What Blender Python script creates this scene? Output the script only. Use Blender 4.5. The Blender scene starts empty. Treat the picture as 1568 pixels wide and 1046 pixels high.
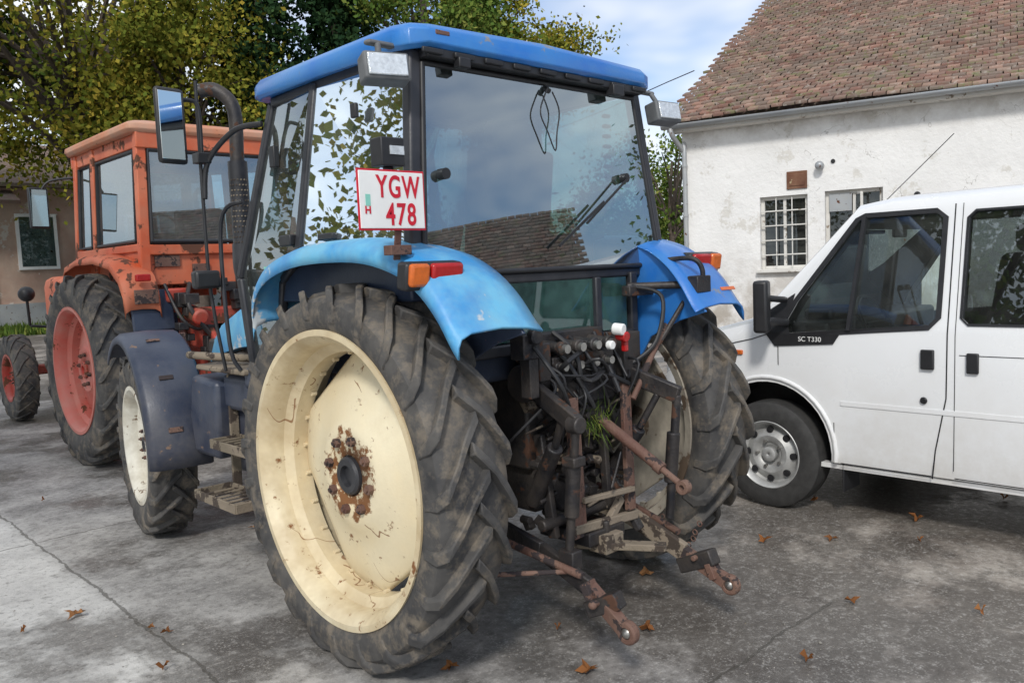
import bpy, bmesh, math, random
import numpy as np
from mathutils import Vector, Matrix
random.seed(7); rng=np.random.default_rng(11)
S=bpy.context.scene
PI=math.pi
# ------------------------------------------------------------------ materials
def newmat(name):
    m=bpy.data.materials.new(name); m.use_nodes=True
    nt=m.node_tree; b=nt.nodes['Principled BSDF']; return m,nt,b
def node(nt,t,ins={},**kw):
    n=nt.nodes.new(t)
    for k,v in kw.items(): setattr(n,k,v)
    for k,v in ins.items():
        if hasattr(v,'is_output') or isinstance(v,bpy.types.NodeSocket): nt.links.new(v,n.inputs[k])
        else: n.inputs[k].default_value=v
    return n
def c4(c): return (c[0],c[1],c[2],1)
def mixc(nt,f,a,b,bt='MIX'):
    n=nt.nodes.new('ShaderNodeMixRGB'); n.blend_type=bt
    for i,v in enumerate((f,a,b)):
        if isinstance(v,bpy.types.NodeSocket): nt.links.new(v,n.inputs[i])
        else: n.inputs[i].default_value=v if i==0 else c4(v)
    return n.outputs[0]
def noise(nt,vec,scale,detail=6,rough=.6,dist=0):
    n=node(nt,'ShaderNodeTexNoise',{'Vector':vec,'Scale':scale,'Detail':min(detail,4),'Roughness':rough,'Distortion':dist}); return n.outputs[0]
def mr(nt,v,a,b,c=0,d=1):
    n=node(nt,'ShaderNodeMapRange',{0:v,1:a,2:b,3:c,4:d}); n.clamp=True; return n.outputs[0]
def mth(nt,op,a,b=0,c=0):
    n=nt.nodes.new('ShaderNodeMath'); n.operation=op
    for i,v in enumerate((a,b,c)):
        if isinstance(v,bpy.types.NodeSocket): nt.links.new(v,n.inputs[i])
        else: n.inputs[i].default_value=v
    return n.outputs[0]
def bump(nt,b,h,st,dist=.01):
    n=node(nt,'ShaderNodeBump',{'Height':h,'Strength':st,'Distance':dist}); nt.links.new(n.outputs[0],b.inputs['Normal'])
def pos(nt): return node(nt,'ShaderNodeNewGeometry').outputs['Position']
def paint(name,base,fade=None,rust=(.13,.05,.025),rough=.4,metal=0,fs=2.5,rs=7,rt=.68,dirt=(.22,.18,.13),dz=None,damt=.35,bs=80,bst=.05,cracks=False,hub=None,coat=0):
    m,nt,b=newmat(name); p=pos(nt)
    fade=fade or tuple(min(1,x*1.25+.02) for x in base)
    col=mixc(nt,mr(nt,noise(nt,p,fs,4),.38,.62),base,fade)
    dn=mr(nt,noise(nt,p,5,5,.72),.35,.75)
    if dz is not None:
        z=node(nt,'ShaderNodeSeparateXYZ',{0:p}).outputs[2]
        dn=mth(nt,'MULTIPLY',mth(nt,'ADD',dn,.25),mr(nt,z,dz,dz-.9,.15,1.3))
    dn=mth(nt,'MULTIPLY',dn,damt); col=mixc(nt,dn,col,dirt)
    rm=mr(nt,noise(nt,p,rs,5,.68),rt,rt+.035)
    if cracks:
        cn=noise(nt,p,2.2,3,.5,.6); line=mth(nt,'LESS_THAN',mth(nt,'ABSOLUTE',mth(nt,'SUBTRACT',cn,.56)),.0026)
        gate=mth(nt,'GREATER_THAN',noise(nt,p,3.3,2),.54)
        rm=mth(nt,'MAXIMUM',rm,mth(nt,'MULTIPLY',mth(nt,'MULTIPLY',line,gate),.8))
    if hub:
        s=node(nt,'ShaderNodeSeparateXYZ',{0:p})
        dy=mth(nt,'SUBTRACT',s.outputs[1],hub[0]); dzz=mth(nt,'SUBTRACT',s.outputs[2],hub[1])
        r=mth(nt,'SQRT',mth(nt,'ADD',mth(nt,'MULTIPLY',dy,dy),mth(nt,'MULTIPLY',dzz,dzz)))
        near=mr(nt,r,.12,.225,.24,0)
        hm=mr(nt,mth(nt,'ADD',noise(nt,p,16,5,.7),near),.62,.70)
        rm=mth(nt,'MAXIMUM',rm,hm)
        # shade of the rim's dish painted into the colour, together with grime
        g=mth(nt,'MULTIPLY',mr(nt,r,.40,.56,0,.65),mr(nt,noise(nt,p,3.2,5,.7),.36,.64,.15,1))
        col=mixc(nt,g,col,(.36,.25,.12))
    col=mixc(nt,rm,col,rust)
    nt.links.new(col,b.inputs['Base Color'])
    rr=mth(nt,'ADD',mth(nt,'MULTIPLY',mth(nt,'ADD',dn,rm),.45),rough)
    nt.links.new(mth(nt,'MINIMUM',rr,.95),b.inputs['Roughness'])
    b.inputs['Metallic'].default_value=metal
    b.inputs['Coat Weight'].default_value=coat; b.inputs['Coat Roughness'].default_value=.08
    bump(nt,b,noise(nt,p,bs,2),bst*4,.004)
    return m
def plain(name,col,rough=.5,metal=0,var=.25,sc=12,bst=.1):
    m,nt,b=newmat(name); p=pos(nt); n=noise(nt,p,sc,4)
    nt.links.new(mixc(nt,mr(nt,n,.3,.7),tuple(x*(1-var) for x in col),tuple(min(1,x*(1+var)) for x in col)),b.inputs['Base Color'])
    b.inputs['Roughness'].default_value=rough; b.inputs['Metallic'].default_value=metal
    if bst>.15: bump(nt,b,noise(nt,p,sc*6,2),bst,.004)
    return m
def glass(name,tint,refl=.10,dirt=.06,dcol=(.5,.52,.48)):
    m,nt,b=newmat(name); nt.nodes.remove(b); p=pos(nt)
    out=[n for n in nt.nodes if n.type=='OUTPUT_MATERIAL'][0]
    tr=node(nt,'ShaderNodeBsdfTransparent',{0:c4(tint)}); gl=node(nt,'ShaderNodeBsdfGlossy',{'Color':(.84,.94,1,1),'Roughness':.012})
    df=node(nt,'ShaderNodeBsdfDiffuse',{0:c4(dcol)})
    fr=node(nt,'ShaderNodeFresnel',{'IOR':1.5}).outputs[0]
    f=mth(nt,'MINIMUM',mth(nt,'ADD',fr,refl),1)
    a=node(nt,'ShaderNodeMixShader',{0:f,1:tr.outputs[0],2:gl.outputs[0]})
    dm=mth(nt,'MULTIPLY',mr(nt,noise(nt,p,3,5,.7),.3,.8),dirt*2)
    c=node(nt,'ShaderNodeMixShader',{0:dm,1:a.outputs[0],2:df.outputs[0]})
    nt.links.new(c.outputs[0],out.inputs[0]); return m
BLUE=(.015,.15,.52)
M_blue=paint('blue_paint',BLUE,(.03,.22,.60),rust=(.20,.22,.26),rt=.665,rs=6,rough=.30,damt=.28,dirt=(.10,.17,.26),coat=.25)
M_fblue=paint('faded_blue_paint',(.03,.27,.60),(.13,.46,.70),rust=(.48,.52,.54),rt=.625,rs=5,fs=4,rough=.42,damt=.32,dirt=(.34,.36,.34))
M_navy=paint('dark_blue_plastic',(.016,.026,.055),(.03,.048,.09),rust=(.20,.13,.09),rt=.66,rough=.38,damt=.34,dz=1.5,dirt=(.15,.13,.11))
M_black=paint('black_frame',(.012,.013,.017),(.03,.032,.04),rust=(.10,.06,.04),rt=.72,rough=.4,damt=.2,dirt=(.10,.09,.08))
M_iron=paint('greasy_iron',(.014,.015,.02),(.035,.035,.038),rust=(.10,.05,.032),rt=.60,rs=9,rough=.42,metal=.3,damt=.45,dirt=(.13,.10,.075),bst=.15)
M_rust=paint('rusty_iron',(.11,.05,.038),(.17,.09,.065),rust=(.04,.03,.03),rt=.53,rs=10,rough=.7,damt=.4,dirt=(.22,.17,.13),bst=.2)
M_rdirt=paint('dirty_tan_iron',(.17,.14,.10),(.26,.21,.16),rust=(.06,.045,.035),rt=.52,rs=9,rough=.75,damt=.4,bst=.2)
M_steel=plain('bare_steel',(.35,.34,.32),.35,.8)
M_wcream=paint('cream_wheel_paint',(.74,.63,.42),(.82,.75,.56),rust=(.20,.085,.03),rt=.655,rs=4.2,rough=.42,damt=.40,dirt=(.50,.39,.23),cracks=True,hub=(0,.788))
M_wcream2=paint('dirty_cream_wheel_paint',(.58,.53,.43),(.38,.34,.28),rust=(.13,.09,.06),rt=.56,rs=5,rough=.6,damt=.7,dirt=(.22,.19,.16))
M_wfront=paint('front_wheel_paint',(.72,.70,.62),(.6,.56,.46),rust=(.16,.10,.06),rt=.60,rs=6,rough=.5,damt=.5)
M_orange=paint('orange_paint',(.56,.095,.030),(.66,.18,.085),rust=(.12,.05,.03),rt=.575,rs=4,rough=.5,damt=.4,dirt=(.32,.19,.13),fs=1.8)
M_oroof=paint('faded_orange_roof',(.58,.22,.11),(.62,.33,.22),rt=.60,rs=4,rough=.55,damt=.4)
M_red=paint('red_paint',(.42,.03,.018),(.45,.08,.05),rt=.56,rough=.45,damt=.4)
M_pink=paint('faded_red_wheel',(.54,.12,.09),(.60,.21,.17),rt=.62,rough=.5,damt=.3)
M_van=paint('white_van_paint',(.80,.81,.82),(.83,.84,.85),rust=(.42,.36,.28),rt=.74,rs=12,rough=.25,damt=.40,dz=1.0,dirt=(.42,.37,.30),coat=.6,bst=.01)
M_bplas=plain('black_plastic',(.018,.018,.02),.45)
M_gplas=plain('grey_plastic',(.12,.125,.13),.6)
M_seat=plain('seat_fabric',(.05,.052,.058),.9)
M_glass=glass('tinted_cab_glass',(.30,.45,.46),.30,.05)
M_sglass=glass('side_cab_glass',(.38,.56,.49),.26,.07)
M_lglass=glass('dirty_lower_glass',(.22,.42,.38),.06,.30,(.12,.26,.23))
M_vglass=glass('van_glass',(.74,.82,.80),.06,.04)
M_vtint=glass('dark_van_glass',(.16,.18,.19),.08,.03)
M_mirror=plain('mirror_glass',(.75,.8,.8),.03,1,.02,3,0)
M_lens=plain('lamp_lens',(.66,.69,.71),.12,.4,.2,60,.4)
M_redl=plain('red_lens',(.40,.012,.012),.15,0,.15,40,.2)
M_oral=plain('amber_lens',(.60,.13,.02),.15,0,.15,40,.2)
M_white=plain('white_enamel',(.80,.80,.78),.35,0,.05,9,.02)
M_redp=plain('red_enamel',(.55,.012,.03),.4,0,.1)
M_green=plain('green_enamel',(.25,.6,.5),.4,0,.1)
def rubber(name):
    m,nt,b=newmat(name); p=pos(nt)
    col=mixc(nt,mr(nt,noise(nt,p,3,5,.75),.35,.68),(.030,.030,.032),(.105,.098,.09))
    col=mixc(nt,mr(nt,noise(nt,p,8,5,.72),.48,.64,0,.85),col,(.18,.15,.115))
    nt.links.new(col,b.inputs['Base Color']); b.inputs['Roughness'].default_value=.75
    bump(nt,b,noise(nt,p,70,3),.4,.004); return m
M_rub=rubber('tyre_rubber')
# ------------------------------------------------------------------ geometry helpers
XF=Matrix.Identity(4)
def top(name,loc=(0,0,0)):
    e=bpy.data.objects.new(name,None); e.location=loc; e.empty_display_size=.3; S.collection.objects.link(e); return e
def finish(ob,parent):
    if parent is not None:
        ob.parent=parent; ob.matrix_parent_inverse=Matrix.Translation(-Vector(parent.location))
def add(name,parent,mat,geos,bevel=0,smooth=True,solid=0,ang=38,seg=2,sub=0):
    V=[];F=[]
    for g in geos:
        o=len(V); V+= [XF@Vector(v) for v in g[0]]; F+=[[i+o for i in f] for f in g[1]]
    me=bpy.data.meshes.new(name); me.from_pydata([tuple(v) for v in V],[],F)
    bm=bmesh.new(); bm.from_mesh(me)
    bmesh.ops.recalc_face_normals(bm,faces=bm.faces)
    if smooth:
        for f in bm.faces: f.smooth=True
        for e in bm.edges:
            if len(e.link_faces)==2 and e.calc_face_angle(0)>math.radians(ang): e.smooth=False
    bm.to_mesh(me); bm.free()
    ob=bpy.data.objects.new(name,me); S.collection.objects.link(ob); me.materials.append(mat)
    if solid: md=ob.modifiers.new('s','SOLIDIFY'); md.thickness=solid; md.offset=0
    if sub: md=ob.modifiers.new('ss','SUBSURF'); md.levels=sub; md.render_levels=sub
    if bevel: md=ob.modifiers.new('b','BEVEL'); md.width=bevel; md.segments=seg; md.limit_method='ANGLE'; md.angle_limit=math.radians(40); md.harden_normals=False
    finish(ob,parent); return ob
def box(c,s,rot=None):
    x,y,z=[k/2 for k in s]
    V=[Vector((a*x,b*y,d*z)) for a in(-1,1) for b in(-1,1) for d in(-1,1)]
    if rot: 
        R=Matrix.Rotation(rot[2],3,'Z')@Matrix.Rotation(rot[1],3,'Y')@Matrix.Rotation(rot[0],3,'X'); V=[R@v for v in V]
    V=[v+Vector(c) for v in V]
    return V,[[0,1,3,2],[4,6,7,5],[0,4,5,1],[2,3,7,6],[0,2,6,4],[1,5,7,3]]
def frame(d):
    d=Vector(d).normalized(); a=Vector((0,0,1)) if abs(d.z)<.9 else Vector((0,1,0))
    u=d.cross(a).normalized(); return u,d.cross(u).normalized()
def cyl(p,q,r,r2=None,n=16,cap=True):
    r2=r if r2 is None else r2; p=Vector(p);q=Vector(q);u,w=frame(q-p);V=[]
    for c,rr in((p,r),(q,r2)):
        for i in range(n): t=2*PI*i/n; V.append(c+u*rr*math.cos(t)+w*rr*math.sin(t))
    F=[[i,(i+1)%n,n+(i+1)%n,n+i] for i in range(n)]
    if cap: F+= [list(range(n))[::-1],list(range(n,2*n))]
    return V,F
def beam(p,q,w,h,up=(0,0,1)):
    p=Vector(p);q=Vector(q);d=(q-p).normalized();upv=Vector(up)
    if abs(d.dot(upv))>.95: upv=Vector((0,1,0))
    u=d.cross(upv).normalized();v=u.cross(d).normalized();V=[]
    for c in(p,q):
        for a,b in((-1,-1),(1,-1),(1,1),(-1,1)): V.append(c+u*a*w/2+v*b*h/2)
    return V,[[0,1,2,3][::-1],[4,5,6,7],[0,1,5,4],[1,2,6,5],[2,3,7,6],[3,0,4,7]]
def smoothpath(P,k=6):
    P=[Vector(p) for p in P]
    if len(P)<3: return P
    out=[]
    for i in range(len(P)-1):
        p0=P[max(i-1,0)];p1=P[i];p2=P[i+1];p3=P[min(i+2,len(P)-1)]
        for j in range(k):
            t=j/k; out.append(.5*((2*p1)+(p2-p0)*t+(2*p0-5*p1+4*p2-p3)*t*t+(3*p1-p0-3*p2+p3)*t**3))
    return out+[P[-1]]
def tube(P,r,n=10,k=6,rf=None):
    P=smoothpath(P,k);V=[];F=[];u,w=frame(P[1]-P[0])
    for i,p in enumerate(P):
        d=(P[min(i+1,len(P)-1)]-P[max(i-1,0)]).normalized()
        u=(u-d*u.dot(d)).normalized();w=d.cross(u); rr=r if rf is None else rf(i/(len(P)-1))
        for j in range(n): t=2*PI*j/n; V.append(p+u*rr*math.cos(t)+w*rr*math.sin(t))
    for i in range(len(P)-1):
        for j in range(n): F.append([i*n+j,i*n+(j+1)%n,(i+1)*n+(j+1)%n,(i+1)*n+j])
    F+=[list(range(n))[::-1],list(range((len(P)-1)*n,len(P)*n))]
    return V,F
def lathe(prof,c,s=1,n=64,rmod=None,closed=False):
    V=[];F=[];m=len(prof)
    for i in range(n):
        t=2*PI*i/n
        for k,(a,r) in enumerate(prof):
            rr=r if rmod is None else rmod(t,k,r)
            V.append((c[0]+s*a,c[1]+rr*math.cos(t),c[2]+rr*math.sin(t)))
    for i in range(n):
        j=(i+1)%n
        for k in range(m-1): F.append([i*m+k,i*m+k+1,j*m+k+1,j*m+k])
        if closed: F.append([i*m+m-1,i*m,j*m,j*m+m-1])
    return V,F
def prism(poly,ax,a0,a1):
    def mk(a,p):
        return {'x':(a,p[0],p[1]),'y':(p[0],a,p[1]),'z':(p[0],p[1],a)}[ax]
    n=len(poly);V=[mk(a0,p) for p in poly]+[mk(a1,p) for p in poly]
    return V,[list(range(n))[::-1],list(range(n,2*n))]+[[i,(i+1)%n,n+(i+1)%n,n+i] for i in range(n)]
def poly3(P): return [Vector(p) for p in P],[list(range(len(P)))]
def loft(rows,closed=True,caps=True):
    n=len(rows[0]);V=[v for r in rows for v in r];F=[]
    for i in range(len(rows)-1):
        for j in range(n if closed else n-1): F.append([i*n+j,i*n+(j+1)%n,(i+1)*n+(j+1)%n,(i+1)*n+j])
    if caps: F+=[list(range(n))[::-1],list(range((len(rows)-1)*n,len(rows)*n))]
    return V,F
def sph(c,r,n=12):
    return lathe([(-r*math.cos(PI*k/8),max(r*math.sin(PI*k/8),.0004)) for k in range(9)],c,1,n)
def boolean(ob,cutters):
    obs=[]
    for g,mat in cutters:
        c=add('cut',None,mat,[g],smooth=False); obs.append(c)
        md=ob.modifiers.new('bo','BOOLEAN'); md.operation='DIFFERENCE'; md.solver='EXACT'; md.object=c
        try: md.material_mode='TRANSFER'
        except Exception: pass
    bpy.context.view_layer.update(); dg=bpy.context.evaluated_depsgraph_get()
    me=bpy.data.meshes.new_from_object(ob.evaluated_get(dg)); ob.modifiers.clear(); ob.data=me
    for c in obs: bpy.data.objects.remove(c)
# ------------------------------------------------------------------ tyres & wheels
def tyre(name,par,c,R,W,rr,nl,side,lug=.035,dirn=1,lw=.045):
    h=W/2;Rb=R-lug;cx,cy,cz=c
    prof=[(-.72*h,rr-.02),(-.86*h,rr),(-h,rr+.3*(Rb-rr)),(-1.02*h,rr+.55*(Rb-rr)),(-.97*h,rr+.82*(Rb-rr)),(-.86*h,Rb-.012),(-.5*h,Rb),(0,Rb+.004)]
    prof=prof+[(-a,r) for a,r in prof[:-1][::-1]]
    g=[lathe(prof,c,1,72)]
    for s in(-1,1):
        for k in range(nl):
            t0=2*PI*k/nl+(PI/nl if s>0 else 0)+random.uniform(-.006,.006); jr=random.uniform(-.005,.002)
            pts=[(-.03,Rb-.02,-.03,R,0,1),(.3*h,Rb-.02,.3*h,R,.30,1),(.62*h,Rb-.02,.64*h,R-.002,.60,1.05),(.84*h,Rb-.03,.92*h,R-.012,.86,1.15),(.90*h,Rb-.06,1.05*h,R-.06,1.0,1.15),(.95*h,Rb-.10,1.045*h,Rb-.095,1.04,1.0)]
            A=W*.95/R*.92;V=[]
            for xb,rb,xt,rt,f,w in pts:
                th=t0+dirn*A*f;wb=lw*1.35*w/R/2;wt=lw*w/R/2
                for x,r,t in((xb,rb,th-wb),(xb,rb,th+wb),(xt,rt+jr,th+wt),(xt,rt+jr,th-wt)):
                    V.append((cx+s*x,cy+r*math.cos(t),cz+r*math.sin(t)))
            F=[[0,1,2,3],[(len(pts)-1)*4+i for i in(3,2,1,0)]]
            for i in range(len(pts)-1):
                for a,b in((1,2),(2,3),(3,0)): F.append([i*4+a,i*4+b,i*4+4+b,i*4+4+a])
            g.append((V,F))
    return add(name,par,M_rub,g,ang=32,bevel=.005,seg=1)
def wheel(nm,par,c,s,R,W,rr,mat,disc_a=-.05,hubmat=None,slots=True,nb=8,br=.15):
    h=W/2;k=rr/.6
    rim=[(h*.90,rr-.01),(h*.93,rr+.012),(h*.99,rr+.012),(h*.99,rr-.01),(h*.84,rr-.03),(h*.7,rr-.045),(h*.35,rr-.05),(h*.15,rr-.085),(-h*.35,rr-.085),(-h*.5,rr-.05),(-h*.84,rr-.035),(-h*.93,rr-.005),(-h*.99,rr+.012),(-h*.92,rr+.014)]
    add(nm+'_rim',par,mat,[lathe(rim,c,s,96)],solid=.006)
    ro=rr-.075
    prof=[(disc_a-.01,ro),(disc_a+.005,ro-.02*k),(disc_a+.02,ro-.06*k),(disc_a+.055,.33*k),(disc_a+.075,.24*k),(disc_a+.098,.21*k),(disc_a+.098,.085*k)]
    def rm(t,i,r):
        if not slots or i>2: return r
        best=r
        for q in range(4):
            d=(t-(.95+q*PI/2)+PI)%(2*PI)-PI
            if abs(d)<.52: best=min(best,(ro*1.0)*math.cos(.52)/math.cos(d)-(ro-r))
        return best
    add(nm+'_disc',par,mat,[lathe(prof,c,s,128,rm)],solid=.01)
    g=[]
    for i in range(nb):
        t=2*PI*(i+.3)/nb;y=c[1]+br*k*math.cos(t);z=c[2]+br*k*math.sin(t);a=disc_a+.10
        g.append(cyl((c[0]+s*a,y,z),(c[0]+s*(a+.024),y,z),.021*k,n=6)); g.append(cyl((c[0]+s*(a+.02),y,z),(c[0]+s*(a+.034),y,z),.010*k,n=8))
    add(nm+'_nuts',par,M_rust,g)
    add(nm+'_hub',par,hubmat or M_black,[lathe([(disc_a+.04,.083*k),(disc_a+.115,.080*k),(disc_a+.125,.07*k),(disc_a+.125,.045*k),(disc_a+.105,.04*k),(disc_a+.105,.001)],c,s,32)])
    g=[]
    for i in range(24):
        t=2*PI*i/24+.1;y=c[1]+(rr-.092)*math.cos(t);z=c[2]+(rr-.092)*math.sin(t)
        g.append(cyl((c[0]+s*(disc_a-.0),y,z),(c[0]+s*(disc_a+.025),y,z),.010,n=8))
    add(nm+'_studs',par,mat,g)
# ================================================================== BLUE TRACTOR
T=.829;Rt=.788
tr=top('farm_tractor',(0,1,0))
tyre('rear_tyre_l',tr,(-T,0,Rt),Rt+.005,.335,.60,23,-1,.042)
tyre('rear_tyre_r',tr,(T,0,Rt),Rt+.005,.335,.60,23,1,.042)
wheel('rear_wheel_l',tr,(-T,0,Rt),-1,Rt,.32,.60,M_wcream)
wheel('rear_wheel_r',tr,(T,0,Rt),1,Rt,.32,.60,M_wcream2)
FY=2.56;FX=.73;Rf=.58
for s,n in((-1,'l'),(1,'r')):
    XF=Matrix.Translation((s*FX,FY,0))@Matrix.Rotation(math.radians(-9),4,'Z')@Matrix.Translation((-s*FX,-FY,0))
    tyre('front_tyre_'+n,tr,(s*FX,FY,Rf),Rf,.27,.37,19,s,.03,lw=.038)
    wheel('front_wheel_'+n,tr,(s*FX,FY,Rf),s,Rf,.25,.37,M_wfront,slots=False)
    rows=[]
    for i in range(17):
        a=math.radians(184-i*8.5)
        r=.70;x0=.55;x1=.90
        def P(x,dr): return Vector((s*x,FY+(r+dr)*math.cos(a),Rf+.01+(r+dr)*math.sin(a)))
        rows.append([P(x0,-.01),P(x0+.02,.012),P((x0+x1)/2,.02),P(x1-.03,.012),P(x1,-.01),P(x1+.002,-.05)])
    add('front_fender_'+n,tr,M_navy,[loft(rows,False,False)],solid=.008,ang=70)
    add('front_fender_strap_'+n,tr,M_rust,[box((s*.75,FY+.728*math.cos(math.radians(a)),Rf+.01+.728*math.sin(math.radians(a))),(.08,.03,.006),(math.radians(a-90),0,0)) for a in(112,140,166)]+[beam((s*.50,FY,Rf),(s*.52,FY,Rf+.70),.05,.03)],bevel=.003)
XF=Matrix.Identity(4)
add('transmission',tr,M_iron,[box((0,.15,.80),(.42,1.1,.52)),box((0,1.2,.82),(.36,1.3,.40)),box((0,-.30,.95),(.50,.22,.42)),cyl((-.70,0,Rt),(.70,0,Rt),.13,n=20),cyl((-.72,0,Rt),(-.45,0,Rt),.19,.14,20),cyl((.72,0,Rt),(.45,0,Rt),.19,.14,20),
    cyl((0,-.42,.62),(0,-.36,.62),.12,n=20),cyl((0,-.52,.62),(0,-.36,.62),.028),box((0,2.4,.62),(.34,.8,.34)),beam((-FX+.1,FY,Rf),(FX-.1,FY,Rf),.16,.16),cyl((-FX+.05,FY,Rf),(-FX+.2,FY,Rf),.15,.12),cyl((FX-.05,FY,Rf),(FX-.2,FY,Rf),.15,.12)],bevel=.015)
def sect(hw,zt,zb,y):
    return [Vector(p) for p in((-hw,y,zb),(-hw,y,zt-.14),(-hw*.93,y,zt-.05),(-hw*.72,y,zt-.01),(0,y,zt+.01),(hw*.72,y,zt-.01),(hw*.93,y,zt-.05),(hw,y,zt-.14),(hw,y,zb))]
add('hood',tr,M_fblue,[loft([sect(.38,1.60,1.26,1.05),sect(.37,1.56,1.24,1.5),sect(.33,1.47,1.18,2.1),sect(.30,1.36,1.12,2.45),sect(.25,1.22,1.05,2.72),sect(.20,1.1,1.0,2.80)])],bevel=.01)
add('engine',tr,M_iron,[box((0,1.9,.98),(.50,1.7,.46)),box((-.27,1.6,1.05),(.08,.5,.2)),cyl((-.3,2.1,.95),(-.3,2.1,1.15),.05)],bevel=.02)
add('hood_decal',tr,M_bplas,[box((-.376,1.46,1.36),(.006,.42,.16))])
add('decal_letters',tr,M_white,[box((-.381,1.34,1.37),(.006,.015,.09)),box((-.381,1.37,1.33),(.006,.05,.016)),box((-.381,1.45,1.37),(.006,.015,.09)),box((-.381,1.5,1.41),(.006,.06,.014)),box((-.381,1.5,1.37),(.006,.06,.014))])
# cab
zt=2.47
RL=(-.68,-.295,zt);RLb=(-.785,-.37,1.56);Bt=(-.70,.39,zt);Bb=(-.80,.45,1.70);At=(-.68,.80,zt-.02);Ab=(-.77,1.08,1.62);Ac=(-.74,1.06,1.15)
def mx(p): return (-p[0],p[1],p[2])
fr=[]
for f in(lambda p:p,mx):
    fr+=[beam(f(RL),f(RLb),.06,.055,(0,1,0)),beam(f(Bt),f(Bb),.035,.05,(0,1,0)),beam(f(At),f(Ab),.05,.05,(0,1,0)),beam(f(Ab),f(Ac),.05,.05,(0,1,0)),
         beam(f(RL),f(At),.05,.05),beam(f((-.785,-.37,1.70)),f(Bb),.04,.05),beam(f(Bb),f((-.79,.62,1.60)),.04,.04),beam(f((-.79,.62,1.60)),f((-.75,.78,1.15)),.04,.04),beam(f((-.75,.78,1.15)),f(Ac),.04,.05)]
fr+=[beam(RL,mx(RL),.05,.06),beam((-.785,-.37,1.57),(.785,-.37,1.57),.05,.05),beam(At,mx(At),.05,.05),beam((-.77,1.08,1.5),(.77,1.08,1.5),.05,.05)]
add('cab_frame',tr,M_black,fr,bevel=.012)
add('rear_window_seal',tr,M_bplas,[tube([(-.655,-.325,2.42),(.655,-.325,2.42)],.012,k=2),tube([(-.655,-.325,2.42),(-.745,-.395,1.63),(-.70,-.4,1.60),(.70,-.4,1.60),(.745,-.395,1.63),(.655,-.325,2.42)],.012,k=1)])
add('rear_glass',tr,M_glass,[poly3([(-.745,-.395,1.61),(.745,-.395,1.61),(.655,-.327,2.42),(-.655,-.327,2.42)])],smooth=False)
for f,n in((lambda p:p,'l'),(mx,'r')):
    add('quarter_glass_'+n,tr,M_sglass,[poly3([f((-.79,-.34,1.73)),f((-.80,.42,1.72)),f((-.71,.37,2.44)),f((-.69,-.27,2.44))])],smooth=False)
    add('door_glass_'+n,tr,M_sglass,[poly3([f((-.80,.47,1.72)),f((-.79,.64,1.58)),f((-.755,.80,1.18)),f((-.74,1.04,1.18)),f((-.775,1.06,1.62)),f((-.69,.79,2.43)),f((-.71,.42,2.44))])],smooth=False)
add('door_hardware',tr,M_bplas,[box((-.755,.70,2.18),(.03,.05,.10)),box((-.81,.52,1.78),(.04,.10,.05)),box((-.76,.0,2.28),(.02,.04,.06)),box((-.80,.2,1.78),(.03,.12,.03))],bevel=.006)
add('window_sticker',tr,M_green,[box((-.785,.72,1.62),(.004,.16,.10),(0,-.05,.06))])
add('windscreen',tr,M_glass,[poly3([(-.76,1.09,1.52),(.76,1.09,1.52),(.67,.81,2.43),(-.67,.81,2.43)])],smooth=False)
def outl(x,yr,yf,z,ch=.10,horn=0):
    P=[(-x+ch,yr),(0,yr-.015),(x-ch,yr),(x-.3*ch,yr+.3*ch),(x,yr+ch),(x,(yr+yf)/2),(x-.01,yf-ch),(x-.35*ch,yf-.3*ch),(x-ch,yf),(0,yf+.03),(-x+ch,yf),(-x+.35*ch,yf-.3*ch),(-x+.01,yf-ch),(-x,(yr+yf)/2),(-x,yr+ch),(-x+.3*ch,yr+.3*ch)]
    H=[0,.35,0,1,1,0,.2,.2,0,0,0,.2,.2,0,1,1]
    return [Vector((a,b,z+horn*hh+ .012*(1 if abs(a)<.1 else 0)*(1 if z>2.5 else 0))) for (a,b),hh in zip(P,H)]
rows=[outl(.70,-.31,.80,2.478),outl(.755,-.375,.90,2.468,horn=-.012),outl(.768,-.392,.92,2.485,horn=-.012),outl(.768,-.392,.92,2.530),outl(.756,-.376,.90,2.552),outl(.725,-.345,.85,2.566),outl(.70,-.31,.80,2.560),outl(.66,-.27,.70,2.576,.12),outl(.45,-.05,.45,2.584,.15)]
add('cab_roof',tr,M_blue,[loft(rows)],ang=42,bevel=.004)
add('roof_vents',tr,M_bplas,[box((0,-.345,2.450),(1.34,.075,.035)),box((0,.2,2.455),(1.34,1.0,.02)),box((.45,-.385,2.425),(.08,.05,.05)),box((-.5,-.385,2.425),(.06,.04,.04))]+[box((-.65+.16*i,-.388,2.452),(.10,.014,.022)) for i in range(9)],bevel=.005)
add('roof_rust_patch',tr,M_rust,[box((-.60,-.3925,2.525),(.07,.008,.018))],bevel=.004)
add('cab_lower',tr,M_navy,[box((0,.35,1.33),(1.1,1.36,.40)),box((0,.98,1.3),(1.3,.10,.36)),box((-.62,.95,1.10),(.30,.42,.12)),box((.62,.95,1.10),(.30,.42,.12))],bevel=.03)
add('lower_rear_glass',tr,M_lglass,[box((.02,-.385,1.43),(.92,.012,.26))])
add('lower_rear_frame',tr,M_black,[box((0,-.385,1.27),(1.05,.05,.05)),box((-.5,-.385,1.42),(.05,.05,.3)),box((.52,-.385,1.42),(.05,.05,.3)),box((.25,-.40,1.42),(.04,.03,.27))],bevel=.008)
add('seat',tr,M_seat,[box((0,.12,1.62),(.50,.48,.14)),box((0,-.10,1.90),(.46,.13,.52),(.12,0,0)),box((0,-.13,2.20),(.28,.10,.16),(.12,0,0)),box((.30,.15,1.78),(.07,.36,.06)),box((-.30,.15,1.78),(.07,.36,.06))],bevel=.05,seg=3)
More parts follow.
